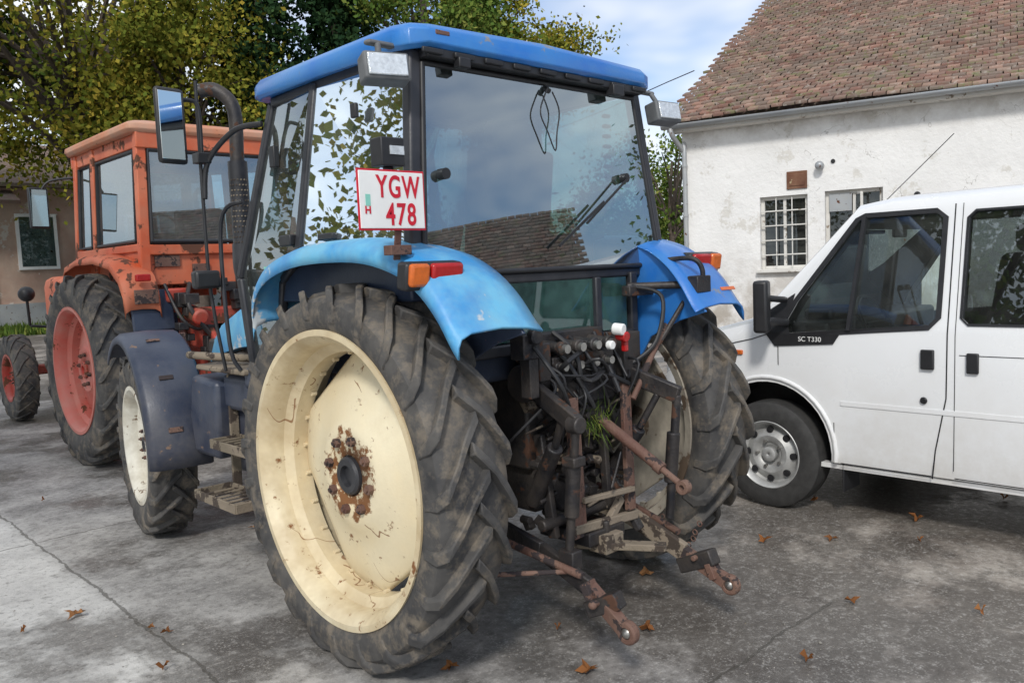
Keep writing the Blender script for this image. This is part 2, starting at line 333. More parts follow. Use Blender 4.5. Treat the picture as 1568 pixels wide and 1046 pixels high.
add('dashboard',tr,M_bplas,[box((0,.92,1.72),(.50,.22,.30)),cyl((0,.80,1.72),(0,.66,1.86),.04),box((.55,.3,1.66),(.26,.8,.22)),box((-.58,.05,1.62),(.2,.5,.12))]+[box((.60,-.20,2.0+.05*i),(.05,.03,.02)) for i in range(8)],bevel=.012)
sw=[(.19*math.cos(t),.64+.19*math.sin(t)*.75,1.88+.19*math.sin(t)*.65) for t in np.linspace(0,2*PI,25)]
add('steering_wheel',tr,M_bplas,[tube(sw,.014,8,1),beam((-.19,.64,1.88),(.19,.64,1.88),.03,.015),cyl((0,.64,1.86),(0,.66,1.90),.05)])
add('control_levers',tr,M_bplas,[cyl((.45,.2+i*.09,1.76),(.47,.16+i*.09,1.92),.008) for i in range(4)]+[sph((.47,.16+i*.09,1.93),.02) for i in range(4)])
# fenders
prof=[(.68,1.40),(.68,1.52),(.62,1.62),(.48,1.69),(.22,1.735),(-.18,1.735),(-.42,1.69),(-.56,1.62),(-.66,1.53),(-.74,1.42),(-.77,1.385)]
for s,n,m in((-1,'l',M_fblue),(1,'r',M_blue)):
    rows=[]
    for (y,z) in [(v.y,v.z) for v in smoothpath([(0,a,b) for a,b in prof],4)]:
        tt=max(0,min(1,(-y-.30)/.47)); xi=.60-.10*tt; xo=.925-.015*tt
        rows.append([Vector((s*(xi),y,z-.01)),Vector((s*(xi+.08),y,z+.008)),Vector((s*((xi+xo)/2),y,z+.018)),Vector((s*(xo-.06),y,z+.010)),Vector((s*(xo-.015),y,z-.008)),Vector((s*xo,y,z-.035)),Vector((s*(xo+.002),y-.0,z-.075))])
    add('rear_fender_'+n,tr,m,[loft(rows,False,False)],solid=.010,ang=60)
    P=[(y,z-.012) for y,z in prof]+[(-.62,1.33),(-.45,1.25),(-.30,1.0),(.3,1.05),(.62,1.2)]
    add('fender_inner_wall_'+n,tr,m if s>0 else M_navy,[prism(P,'x',s*.60,s*.585)],bevel=.004)
    add('fender_filler_'+n,tr,M_navy,[prism([(.66,1.5),(.6,1.62),(.45,1.67),(.2,1.705),(-.18,1.705),(-.36,1.66),(-.36,1.5)],'x',s*.61,s*.79)],bevel=.01)
    x=s*.855
    add('tail_lamp_housing_'+n,tr,M_bplas,[box((x-s*.0,-.565,1.60),(.26,.06,.10),(.15,0,0))],bevel=.012)
    add('tail_lamp_red_'+n,tr,M_redl,[box((x-s*.045,-.600,1.602),(.145,.03,.082),(.15,0,0))],bevel=.012)
    add('tail_lamp_amber_'+n,tr,M_oral,[box((x+s*.078,-.600,1.602),(.085,.03,.082),(.15,0,0))],bevel=.012)
    lx=s*.86
    R=(-.20,0,s*.30 if s<0 else -.1)
    add('work_lamp_'+n,tr,M_gplas,[box((lx,-.36,2.36),(.175,.085,.105),R),cyl((lx,-.33,2.41),(lx-s*.02,-.30,2.47),.012),box((lx-s*.06,-.28,2.475),(.16,.04,.02))],bevel=.014)
    Rm=Matrix.Rotation(R[2],3,'Z')@Matrix.Rotation(R[0],3,'X'); cc=Vector((lx,-.36,2.36))+Rm@Vector((0,-.046,0))
    add('work_lamp_lens_'+n,tr,M_lens,[box(tuple(cc),(.150,.010,.082),R)],bevel=.004)
add('fender_sticker',tr,M_oral,[box((.85,-.722,1.47),(.12,.004,.018),(-.62,0,0))])
# number plate
add('plate',tr,M_redp,[box((-.958,-.500,1.870),(.290,.004,.212))],bevel=.004)
add('plate_face',tr,M_white,[box((-.958,-.503,1.870),(.276,.004,.198))],bevel=.004)
def text(nm,body,size,x,z,y=-.5065,off=.0028,mat=M_redp,sx=1):
    cu=bpy.data.curves.new(nm,'FONT'); cu.body=body; cu.size=size; cu.offset=off; cu.extrude=.0006; cu.align_x='CENTER'; cu.space_character=1.15
    o=bpy.data.objects.new(nm,cu); o.location=(x,y,z); o.rotation_euler=(PI/2,0,0); o.scale=(sx,1,1); S.collection.objects.link(o); cu.materials.append(mat)
    o.parent=tr; o.matrix_parent_inverse=Matrix.Translation(-Vector(tr.location))
text('plate_text_upper','YGW',.108,-.932,1.880,sx=.68,off=.002); text('plate_text_lower','478',.108,-.925,1.784,sx=.74,off=.002); text('plate_text_country','H',.036,-1.065,1.822,off=.001)
add('plate_emblem',tr,M_green,[box((-1.063,-.5057,1.868),(.020,.001,.040))])
add('plate_bracket',tr,M_rust,[beam((-.93,-.49,1.77),(-.93,-.47,1.66),.03,.006),box((-.93,-.48,1.695),(.09,.05,.035)),box((-.93,-.488,1.87),(.03,.015,.2))],bevel=.004)
add('plate_lamp',tr,M_bplas,[box((-.945,-.47,2.04),(.10,.07,.10)),cyl((-.945,-.47,1.98),(-.945,-.47,1.99),.02)],bevel=.012)
add('plate_lamp_lens',tr,M_lens,[box((-.93,-.507,2.045),(.06,.004,.03))])
add('rear_wiper',tr,M_bplas,[cyl((.50,-.40,2.02),(.50,-.37,2.02),.022),beam((.50,-.41,2.02),(.18,-.415,1.80),.010,.008),beam((.30,-.42,1.90),(-.02,-.425,1.70),.006,.012),cyl((-.62,-.40,1.99),(-.62,-.36,1.99),.022)])
add('hanging_wire',tr,M_bplas,[tube([(.02,-.36,2.40),(-.01,-.362,2.36),(-.05,-.37,2.28),(-.02,-.38,2.2),(.02,-.385,2.12),(.04,-.38,2.2),(.07,-.37,2.3),(.04,-.36,2.38)],.0035,6),cyl((.02,-.33,2.40),(.02,-.36,2.38),.012)])
# exhaust
ex=(-.43,1.74)
add('exhaust_stack',tr,M_iron,[tube([(ex[0]-.14,ex[1]+.12,2.71),(ex[0]-.07,ex[1]+.06,2.71),(ex[0],ex[1],2.60),(ex[0],ex[1],2.3),(ex[0],ex[1],1.9)],.040,14)],smooth=True)
add('exhaust_shield',tr,M_black,[cyl((ex[0],ex[1],2.30),(ex[0],ex[1],1.80),.056,n=20),tube([(ex[0],ex[1],1.82),(ex[0],ex[1],1.66),(ex[0]+.04,ex[1]-.03,1.55),(ex[0]+.15,ex[1]-.1,1.48)],.062,16)])
add('shield_perforation',tr,M_rdirt,[sph((ex[0]+.055*math.cos(a),ex[1]+.055*math.sin(a),1.68+.03*k),.006,6) for k in range(18) for a in [3.3+.35*j+(k%2)*.17 for j in range(6)]])
add('mirror_housing',tr,M_bplas,[box((-1.06,1.12,2.36),(.150,.035,.36),(0,0,.15))],bevel=.022)
add('mirror_glass',tr,M_mirror,[box((-1.063,1.100,2.36),(.120,.004,.32),(0,0,.15))],bevel=.015)
add('mirror_arm',tr,M_bplas,[tube([(-1.05,1.15,2.48),(-.95,1.16,2.50),(-.90,1.16,2.46),(-.90,1.16,2.2)],.010,k=4),tube([(-.72,.86,2.36),(-.80,1.0,2.34),(-.88,1.14,2.20),(-.90,1.16,2.02)],.014),tube([(-.90,1.17,2.60),(-.905,1.17,2.0),(-.90,1.17,1.55),(-.86,1.15,1.15)],.009,k=3),box((-.90,1.16,2.22),(.07,.07,.05))],bevel=.004)
add('amber_side_lamp',tr,M_bplas,[box((-.93,1.15,1.62),(.13,.07,.09))],bevel=.015)
add('grab_rails',tr,M_black,[tube([(-.80,1.11,1.15),(-.84,1.13,1.3),(-.84,1.13,1.9),(-.78,1.0,2.0)],.011)])
st=[]
for (x,z,w,y0,y1) in((-.84,.475,.20,.98,1.46),(-.76,.735,.17,1.02,1.44)):
    st+=[beam((x-w/2,y0,z),(x-w/2,y1,z),.012,.05),beam((x+w/2,y0,z),(x+w/2,y1,z),.012,.05),beam((x-w/2,y0,z),(x+w/2,y0,z),.012,.05),beam((x-w/2,y1,z),(x+w/2,y1,z),.012,.05)]
    st+=[beam((x-w/2,y0+.06+.065*i,z+.01),(x+w/2,y0+.06+.065*i,z+.01),.026,.008) for i in range(6)]
st+=[beam((-.71,1.44,.44),(-.70,1.44,1.1),.05,.02),beam((-.74,1.0,.45),(-.68,1.0,1.1),.05,.02)]
add('access_steps',tr,M_rdirt,st,bevel=.003)
add('step_side',tr,M_navy,[prism([(1.50,.62),(1.48,1.06),(1.80,1.08),(1.86,.84),(1.82,.62)],'x',-.78,-.55),box((-.60,1.25,1.00),(.26,.50,.20)),box((-.60,1.25,.72),(.14,.50,.36))],bevel=.03)
add('cab_platform',tr,M_rdirt,[box((-.67,1.38,1.135),(.26,.58,.03)),tube([(-.80,1.75,1.2),(-.78,1.55,1.20),(-.62,1.35,1.18)],.022)],bevel=.01)
# ---- three point linkage and hydraulics
I=[];Rr=[];Tn=[]
I+=[box((0,-.42,1.12),(.40,.22,.22)),cyl((-.32,-.46,1.13),(.32,-.46,1.13),.055),
    beam((-.29,-.46,1.13),(-.36,-.80,1.00),.04,.075),beam((.29,-.46,1.13),(.34,-.78,1.02),.04,.075),
    cyl((-.29,-.46,1.13),(-.33,-.46,1.13),.08),cyl((.28,-.46,1.13),(.34,-.46,1.13),.08)]
I+=[cyl((-.36,-.79,1.0),(-.345,-.76,.84),.018),cyl((-.345,-.76,.86),(-.335,-.73,.62),.030),cyl((-.335,-.73,.64),(-.33,-.70,.42),.018),cyl((-.36,-.82,1.0),(-.36,-.76,1.0),.035),
    cyl((.34,-.77,1.02),(.33,-.72,.45),.020),cyl((.335,-.75,.85),(.33,-.73,.62),.030),box((-.345,-.76,.85),(.07,.07,.04)),box((-.33,-.71,.44),(.06,.08,.08))]
I+=[cyl((-.24,-.42,.60),(-.30,-.62,.88),.034),cyl((-.30,-.62,.88),(-.335,-.70,1.02),.016),cyl((.24,-.42,.60),(.28,-.6,.86),.034),cyl((.28,-.6,.86),(.32,-.68,1.02),.016)]
def link(pts,w,h): return [beam(pts[i],pts[i+1],w,h) for i in range(len(pts)-1)]
LL=[(-.30,-.05,.52),(-.33,-.55,.44),(-.345,-.82,.355),(-.386,-1.02,.262)]
RLk=[(.30,-.05,.50),(.33,-.50,.42),(.35,-.78,.30),(.362,-.99,.212)]
I+=link(LL[:3],.032,.075)
Tn+=link(RLk[:3],.034,.085)
Rr+=link(LL[2:],.045,.055)+link(RLk[2:],.045,.055)
I+=[box((-.362,-.91,.318),(.065,.15,.065),(-.42,0,.2)),box((.355,-.85,.275),(.065,.19,.07),(-.42,0,0))]
Rr+=[box((-.362,-.84,.352),(.075,.03,.075),(-.42,0,.2)),cyl((.30,-.86,.30),(.41,-.86,.30),.012),cyl((-.42,-.90,.33),(-.31,-.90,.33),.012),sph((-.42,-.90,.33),.018),box((.355,-.93,.25),(.07,.03,.07),(-.42,0,0))]
for e in(LL[-1],RLk[-1]):
    Rr.append(lathe([(-.020,.022),(-.020,.038),(-.012,.045),(.012,.045),(.020,.038),(.020,.022)],(e[0],e[1]-.02,e[2]-.01),1,20,closed=True))
St=[sph((e[0],e[1]-.02,e[2]-.01),.026) for e in(LL[-1],RLk[-1])]
Rr+=[beam((-.17,-.60,1.06),(-.16,-.60,.46),.060,.022,(0,1,0)),beam((.21,-.58,1.08),(.20,-.60,.50),.055,.022,(0,1,0)),beam((-.12,-.56,1.0),(-.12,-.58,.5),.02,.06,(0,1,0))]
Tn+=[beam((-.20,-.60,.50),(.24,-.60,.47),.03,.04),beam((-.10,-.5,.40),(.12,-.85,.40),.06,.030),box((0,-.62,.41),(.12,.10,.08)),beam((.16,-.58,.56),(-.05,-.60,.40),.03,.035),beam((-.14,-.62,.62),(.20,-.62,.60),.025,.025)]
I+=[box((0,-.48,.44),(.24,.3,.06)),cyl((-.28,-.5,.52),(.28,-.5,.52),.025),beam((.20,-.45,.7),(.24,-.62,.4),.05,.03),cyl((0,-.62,.50),(0,-.62,.36),.016),beam((-.22,-.45,.9),(-.20,-.5,.45),.03,.05),beam((.13,-.5,.98),(.14,-.52,.5),.03,.04)]
Rr+=[cyl((.09,-.50,.945),(.107,-.83,.752),.024),cyl((.107,-.83,.752),(.11,-.93,.695),.014),cyl((.106,-.82,.757),(.108,-.85,.74),.028),lathe([(-.018,.012),(-.018,.030),(.018,.030),(.018,.012)],(.11,-.955,.68),1,16,closed=True)]
I+=[box((.08,-.47,.96),(.10,.08,.12)),cyl((.02,-.50,.95),(.16,-.50,.95),.014),beam((.07,-.66,.80),(.0,-.66,.65),.012,.012)]
Rr+=[cyl((-.42,-.2,.50),(-.36,-.80,.40),.016),cyl((.44,-.2,.50),(.37,-.74,.38),.016),cyl((-.62,-.55,.42),(-.36,-.72,.40),.010),sph((-.62,-.55,.42),.018)]
for k in range(12):
    a=k/11; Rr.append(lathe([(-.003,.010),(.003,.010),(.003,.015),(-.003,.015)],(.41+.012*(k%2),-.62-.018*k,.42-.14*math.sin(PI*a)),1,8,closed=True))
for i in range(4):
    x=-.18+i*.10
    I+=[cyl((x,-.44,1.28),(x,-.55,1.27),.024,n=12),cyl((x,-.55,1.27),(x,-.58,1.27),.030,n=12),cyl((x,-.45,1.20),(x,-.55,1.19),.022,n=12)]
    St+=[cyl((x,-.53,1.27),(x,-.60,1.268),.019,n=12),cyl((x+.01,-.53,1.19),(x+.01,-.58,1.19),.017,n=12)]
I+=[box((-.02,-.42,1.24),(.46,.08,.18)),box((-.40,-.58,1.30),(.11,.08,.10)),box((-.39,-.58,1.20),(.05,.06,.22)),box((-.27,-.52,1.22),(.07,.07,.16)),box((.30,-.5,1.2),(.12,.12,.2)),cyl((-.40,-.61,1.34),(-.40,-.645,1.34),.032)]
add('coupler_cap_red',tr,M_redl,[cyl((.15,-.60,1.30),(.15,-.65,1.29),.024,n=14),box((.17,-.62,1.255),(.025,.025,.06))],bevel=.005)
add('coupler_cap_white',tr,M_white,[cyl((.12,-.60,1.33),(.13,-.65,1.325),.026,n=14),cyl((.09,-.59,1.26),(.09,-.62,1.26),.020,n=14)],bevel=.005)
H=[]
for i in range(20):
    x0=random.uniform(-.3,.3);x1=x0+random.uniform(-.25,.25);z1=random.uniform(.7,1.15)
    H.append(tube([(x0,-.46,random.uniform(1.12,1.34)),(x0+random.uniform(-.05,.05),-.56-random.uniform(0,.08),random.uniform(1.0,1.22)),(x1,-.52,z1+.1),(x1*.9,-.36,z1)],random.choice([.006,.008,.011]),8))
H+=[tube([(.45,-.45,1.5),(.48,-.60,1.45),(.40,-.62,1.25),(.30,-.55,1.15)],.010,8),tube([(-.40,-.62,1.30),(-.36,-.72,1.15),(-.25,-.66,1.0),(-.2,-.5,.95)],.009,8)]
add('hoses',tr,M_bplas,H)
for nm,mt,cnt in(('fittings',M_rdirt,34),('dark_fittings',M_iron,60)):
    B2=[]
    for i in range(cnt):
        x=random.uniform(-.30,.32);y=random.uniform(-.52,-.38);z=random.uniform(.50,1.25);s=random.uniform(.02,.055)
        B2.append(random.choice([box((x,y,z),(s,s*1.2,s*.8),(random.random(),random.random(),0)),cyl((x,y,z),(x,y-.05,z),s*.4,n=8),cyl((x-.05,y,z),(x+.05,y,z+.02),s*.25,n=8)]))
    add(nm,tr,mt,B2,bevel=.002)
I+=[cyl((.66,-.66,1.50),(.30,-.56,1.05),.012),tube([(.60,-.55,1.62),(.62,-.68,1.62),(.64,-.72,1.56),(.64,-.70,1.46)],.012),box((.64,-.70,1.50),(.11,.06,.08)),cyl((.45,-.42,1.50),(.60,-.66,1.50),.018),box((.5,-.45,1.48),(.2,.05,.05))]
Rr+=[cyl((.5,-.6,1.32),(.24,-.60,1.0),.014)]
add('linkage_iron',tr,M_iron,I,bevel=.006); add('linkage_rusty',tr,M_rust,Rr,bevel=.004); add('linkage_tan',tr,M_rdirt,Tn,bevel=.005); add('linkage_steel',tr,M_steel,St)
add('breather_bottle',tr,M_white,[cyl((-.50,-.42,1.0),(-.50,-.42,1.11),.03)],bevel=.008)
# ================================================================== ORANGE TRACTOR
ot=top('farm_tractor',(.8,6,0))
OX=.70
tyre('rear_tyre_l',ot,(-.30,5.15,.86),.86,.34,.56,20,-1,.04); tyre('rear_tyre_r',ot,(1.86,5.15,.86),.86,.36,.56,20,1,.04)
wheel('rear_wheel_l',ot,(-.30,5.15,.86),-1,.86,.32,.56,M_pink,slots=False,hubmat=M_red); wheel('rear_wheel_r',ot,(1.86,5.15,.86),1,.86,.34,.56,M_pink,slots=False,hubmat=M_red)
for x,s in((-.10,-1),(1.56,1)):
    tyre('front_tyre',ot,(x,8.65,.53),.53,.24,.28,17,s,.02,lw=.03); wheel('front_wheel',ot,(x,8.65,.53),s,.53,.22,.28,M_red,slots=False,hubmat=M_red)
X0,X1,Y0,Y1=0.0,1.40,4.50,6.22
o=[]
for x in(X0,X1):
    for y,y2 in((Y0,Y0+.03),(5.66,5.66),(Y1,Y1-.05)): o.append(beam((x,y,1.6),(x+(.05 if x<.5 else -.05),y2,2.90),.085,.085,(0,1,0)))
    o+= [beam((x,Y0,1.92),(x,Y1,1.92),.06,.07),beam((x,Y0,1.62),(x,Y1,1.62),.06,.07),beam((x+(.05 if x<.5 else -.05),Y0,2.84),(x+(.05 if x<.5 else -.05),Y1,2.84),.06,.12),prism([(Y0,1.6),(Y1,1.6),(Y1,1.9),(Y0,1.9)],'x',x-.01,x+.01)]
o+=[beam((X0,Y0,2.84),(X1,Y0,2.84),.07,.14),beam((X0,Y0,1.90),(X1,Y0,1.90),.07,.09),box((OX,Y0+.02,1.74),(1.4,.03,.3)),beam((X0,Y1,2.84),(X1,Y1,2.84),.07,.12),box((OX,Y1,1.7),(1.4,.04,.5))]
add('cab_frame',ot,M_orange,o,bevel=.018)
rr=[outl(.74,-.91,.91,0,.07),outl(.765,-.93,.93,.03,.07),outl(.76,-.925,.925,.075,.07),outl(.70,-.86,.86,.11,.10),outl(.4,-.5,.5,.13,.12)]
add('cab_roof',ot,M_oroof,[loft([[v+Vector((OX,5.37,2.90)) for v in r] for r in rr])],ang=50,bevel=.006)
add('window_seals',ot,M_bplas,[tube([(X0-.01,Y0+.10,1.98),(X0-.01,5.58,1.98),(X0+.03,5.58,2.76),(X0+.03,Y0+.12,2.76),(X0-.01,Y0+.10,1.98)],.018,8,1),tube([(X0-.01,5.75,1.98),(X0-.01,6.12,1.98),(X0+.03,6.10,2.76),(X0+.03,5.75,2.76),(X0-.01,5.75,1.98)],.018,8,1),
    tube([(X0+.07,Y0-.03,1.97),(X1-.07,Y0-.03,1.97),(X1-.10,Y0-.01,2.76),(X0+.10,Y0-.01,2.76),(X0+.07,Y0-.03,1.97)],.02,8,1)])
M_oglass=glass('orange_cab_glass',(.46,.58,.64),.22,.08)
add('side_glass',ot,M_oglass,[poly3([(X0,Y0+.1,1.97),(X0,5.6,1.97),(X0+.04,5.6,2.78),(X0+.04,Y0+.1,2.78)]),poly3([(X0,5.74,1.97),(X0,6.14,1.97),(X0+.04,6.12,2.78),(X0+.04,5.74,2.78)]),poly3([(X1,Y0+.1,1.97),(X1,6.14,1.97),(X1-.04,6.12,2.78),(X1-.04,Y0+.1,2.78)])],smooth=False)
add('rear_glass',ot,M_oglass,[poly3([(X0+.06,Y0-.02,1.96),(X1-.06,Y0-.02,1.96),(X1-.09,Y0,2.78),(X0+.09,Y0,2.78)])],smooth=False)
add('windscreen',ot,M_oglass,[poly3([(X0+.06,Y1,1.96),(X1-.06,Y1,1.96),(X1-.09,Y1-.02,2.78),(X0+.09,Y1-.02,2.78)])],smooth=False)
add('seat',ot,M_seat,[box((OX,5.1,1.80),(.5,.5,.14)),box((OX,4.9,2.05),(.48,.14,.5)),box((OX,5.95,1.95),(.6,.25,.35))],bevel=.05)
add('cab_wheel',ot,M_bplas,[tube([(OX-.1+.2*math.cos(t),5.65,2.14+.16*math.sin(t)) for t in np.linspace(0,2*PI,20)],.014,6,1)])
pr=[(4.30,1.38),(4.32,1.55),(4.40,1.68),(4.60,1.80),(5.0,1.86),(5.5,1.86),(5.85,1.80),(6.05,1.55),(6.1,1.3)]
for x0,x1,n in((-.26,0.04,'l'),(1.4,1.92,'r')):
    rows=[[Vector((x0,y,z-.06)),Vector((x0+.01,y,z-.01)),Vector((x0+.05,y,z+.012)),Vector(((x0+x1)/2,y,z+.018)),Vector((x1-.05,y,z+.012)),Vector((x1-.01,y,z-.01)),Vector((x1,y,z-.06))] for y,z in pr]
    add('rear_fender_'+n,ot,M_orange,[loft(rows,False,False)],solid=.012,ang=50)
    xi=x1 if n=='l' else x0
    add('fender_wall_'+n,ot,M_orange,[prism([(y,z) for y,z in pr]+[(5.2,1.0)],'x',xi-.012,xi+.0)])
add('fender_tail_lamps',ot,M_redl,[box((-.10,4.28,1.66),(.12,.05,.06)),box((1.7,4.30,1.62),(.12,.05,.07))],bevel=.01)
add('fender_patches',ot,M_rust,[box((.2,Y0-.006,1.80),(.22,.02,.10)),box((.5,Y0-.006,1.70),(.16,.02,.14)),box((-.08,4.285,1.50),(.2,.012,.12))],bevel=.004)
add('mud_guard',ot,M_navy,[box((-.02,4.34,1.38),(.36,.03,.36),(-.15,0,0)),box((.15,4.5,1.2),(.1,.3,.3))],bevel=.02)
o=[box((OX,4.9,.95),(.5,1.3,.6)),cyl((-.3,5.15,.86),(1.8,5.15,.86),.14),box((OX,6.6,.95),(.42,2.6,.5)),box((OX,4.4,1.2),(.7,.3,.35)),beam((.45,4.3,1.2),(.35,3.95,1.1),.05,.08),beam((.95,4.3,1.2),(1.05,3.95,1.1),.05,.08),cyl((.35,3.95,1.1),(.35,3.95,.6),.03),cyl((1.05,3.95,1.1),(1.05,3.95,.6),.03),beam((.4,4.6,.6),(.3,3.75,.5),.04,.08),beam((1.0,4.6,.6),(1.1,3.75,.5),.04,.08),beam((-.1,8.65,.6),(1.5,8.65,.6),.14,.12),box((OX,8.6,.75),(.4,.8,.3)),cyl((.28,4.3,1.35),(.28,4.05,1.3),.07),box((.2,4.35,1.5),(.2,.12,.12))]
add('chassis',ot,M_red,o,bevel=.02)
o=[box((OX+random.uniform(-.6,.3),4.25-random.uniform(0,.15),random.uniform(.8,1.6)),(random.uniform(.05,.15),.1,random.uniform(.05,.15))) for _ in range(30)]
add('rear_fittings',ot,M_iron,o+[tube([(.3,4.3,1.6),(.2,4.1,1.4),(.4,4.1,1.1),(.5,4.3,1.0)],.02),tube([(.1,4.35,1.6),(.15,4.15,1.3),(.3,4.15,1.2),(.4,4.3,1.3)],.015)],bevel=.008)
add('hood',ot,M_orange,[loft([[v+Vector((OX,0,.25)) for v in sect(.36,1.5,1.0,y)] for y in(6.25,7.5,8.6,8.9)])],bevel=.015)
add('mirror',ot,M_bplas,[box((-.30,6.35,2.40),(.19,.04,.40),(0,0,.2)),tube([(-.30,6.35,2.5),(-.2,6.33,2.66),(.02,6.25,2.70)],.012),sph((-.24,7.35,1.55),.085,14),cyl((-.24,7.35,1.5),(-.22,7.4,1.2),.015),beam((-.22,7.4,1.2),(.5,7.4,1.1),.03,.03)],bevel=.015)
add('mirror_glass',ot,M_mirror,[box((-.303,6.325,2.40),(.16,.004,.36),(0,0,.2))])
# ================================================================== VAN
CX=3.09
vn=top('passenger_van',(CX,-1.7,0))
def vs(y,zs,hw,zb,hwt,ztp):
    h=[(hw*.90,zs),(hw*.985,zs+.03),(hw,zs+.14),(hw,zb),(hwt,ztp-.075),(hwt-.018,ztp-.03),(hwt-.07,ztp),(hwt*.5,ztp+.03)]
    return [Vector((CX-a,y,b)) for a,b in h]+[Vector((CX,y,ztp+.04))]+[Vector((CX+a,y,b)) for a,b in h[::-1]]
secs=[vs(.70,.42,.76,.74,.70,.86),vs(.64,.36,.88,.80,.80,.96),vs(.50,.33,.95,.90,.90,1.05),vs(.2,.32,.985,1.02,.965,1.145),vs(-.12,.32,.99,1.10,.982,1.225),vs(-.74,.32,.99,1.15,.855,1.895),vs(-.95,.32,.99,1.15,.85,1.925),vs(-2.6,.32,.99,1.15,.85,1.94),vs(-4.1,.32,.985,1.15,.85,1.93),vs(-4.2,.36,.95,1.15,.82,1.90)]
body=add('body',vn,M_van,[loft(secs)],ang=30)
def vx(z): return .99-max(z-1.15,0)*.2
ip=[(-.28,.55),(-.28,1.10),(-.80,1.83),(-4.05,1.83),(-4.05,1.15),(-4.05,.55),]
iv=[(CX-(vx(z)-.05),y,z) for y,z in ip]+[(CX+(vx(z)-.05),y,z) for y,z in ip]; n=len(ip)
inter=(iv,[list(range(n))[::-1],list(range(n,2*n))]+[[i,(i+1)%n,n+(i+1)%n,n+i] for i in range(n)])
W1=[(-.37,1.135),(-.35,1.20),(-.42,1.33),(-.765,1.80),(-.80,1.815),(-1.20,1.815),(-1.235,1.79),(-1.235,1.24),(-1.20,1.20)]
W2=[(-1.37,1.24),(-1.40,1.21),(-2.55,1.21),(-2.58,1.24),(-2.58,1.78),(-2.55,1.81),(-1.40,1.81),(-1.37,1.78)]
W3=[(y-1.30,z) for y,z in W2]
nv=Vector((0,.74,.67))*.2
q=[Vector((CX+a,y,z)) for a,y,z in((-.86,-.19,1.29),(.86,-.19,1.29),(.76,-.68,1.80),(-.76,-.68,1.80))]
wsc=([p-nv for p in q]+[p+nv for p in q],[[3,2,1,0],[4,5,6,7],[0,1,5,4],[1,2,6,5],[2,3,7,6],[3,0,4,7]])
arch=lambda y,x0,x1:cyl((x0,y,.40),(x1,y,.40),.42,n=40)
boolean(body,[(inter,M_gplas),(prism(W1,'x',1.5,4.7),M_bplas),(prism(W2,'x',1.5,4.7),M_bplas),(prism(W3,'x',1.5,4.7),M_bplas),(wsc,M_bplas),(arch(-.22,1.9,2.42),M_bplas),(arch(-.22,3.76,4.3),M_bplas),(arch(-3.15,1.9,2.42),M_bplas),(arch(-3.15,3.76,4.3),M_bplas)])
def side(poly,off,s=-1): return [Vector((CX+s*(vx(z)+off),y,z)) for y,z in poly]
def ring(poly,k,off,s=-1):
    c=Vector((sum(p[0] for p in poly)/len(poly),sum(p[1] for p in poly)/len(poly)));n=len(poly)
    outp=[]
    for i in range(n):
        a=Vector(poly[i-1]);b=Vector(poly[i]);d=Vector(poly[(i+1)%n]);t=(d-a).normalized();nn=Vector((t.y,-t.x))
        if nn.dot(b-c)<0: nn=-nn
        outp.append(b+nn*k)
    V=side(poly,off,s)+side(outp,off,s)
    return V,[[i,(i+1)%n,n+(i+1)%n,n+i] for i in range(n)]
for s in(-1,1):
    add('window_trim',vn,M_bplas,[ring(W1,.028,.004,s),ring(W2,.012,.004,s),ring(W3,.012,.004,s)],solid=.006,smooth=False)
    add('door_glass',vn,M_vglass,[poly3(side([(y,z) for y,z in W1],-.012,s))],smooth=False)
    add('rear_side_glass',vn,M_vtint,[poly3(side(W2,-.012,s)),poly3(side(W3,-.012,s))],smooth=False)
add('window_divider',vn,M_bplas,[beam((CX-vx(1.82)-.006,-.80,1.82),(CX-vx(1.15)-.006,-.755,1.16),.02,.03,(1,0,0)),poly3(side([(-.28,1.05),(-.20,1.15),(-.24,1.28),(-.40,1.38),(-.36,1.22),(-.38,1.128),(-.70,1.135),(-.66,1.075)],.006))],solid=.004,smooth=False)
tcu=bpy.data.curves.new('badge_text','FONT'); tcu.body='SC T330'; tcu.size=.042; tcu.extrude=.001; tcu.materials.append(M_white)
tco=bpy.data.objects.new('badge_text',tcu); tco.matrix_world=Matrix(((0,0,-1,CX-1.001),(-1,0,0,-.44),(0,1,0,1.087),(0,0,0,1))); S.collection.objects.link(tco); tco.parent=vn; tco.matrix_parent_inverse=Matrix.Translation(-Vector(vn.location))
add('windscreen',vn,M_vglass,[poly3([Vector((CX-.87,-.165,1.27)),Vector((CX+.87,-.165,1.27)),Vector((CX+.77,-.70,1.83)),Vector((CX-.77,-.70,1.83))])],smooth=False)
def seam(P,w=.007): 
    V=[];F=[];P=[Vector(p) for p in P]
    for i,p in enumerate(P):
        d=(P[min(i+1,len(P)-1)]-P[max(i-1,0)]).normalized();nn=Vector((d.y,-d.x))*w/2
        for k in(p+nn,p-nn): V.append(Vector((CX-(vx(k.y)+.0022),k.x,k.y)))
    for i in range(len(P)-1): F.append([2*i,2*i+1,2*i+3,2*i+2])
    return V,F
add('door_seams',vn,M_bplas,[seam([(-1.295,1.86),(-1.30,1.15),(-1.295,.8),(-1.24,.5),(-1.225,.34)]),seam([(-1.335,1.86),(-1.34,1.15),(-1.335,.40)],.004),seam([(-.30,1.05),(-.30,.93)],.006),seam([(-.66,.60),(-.66,.36)],.005),seam([(-.70,.355),(-1.22,.355)],.006),seam([(-1.34,.36),(-2.6,.36)],.006),seam([(-2.62,1.86),(-2.62,.40)]),seam([(.45,.95),(.2,1.02),(-.12,1.09),(-.24,1.13)],.006),seam([(-1.36,1.04),(-2.6,1.04)],.004)],smooth=False)
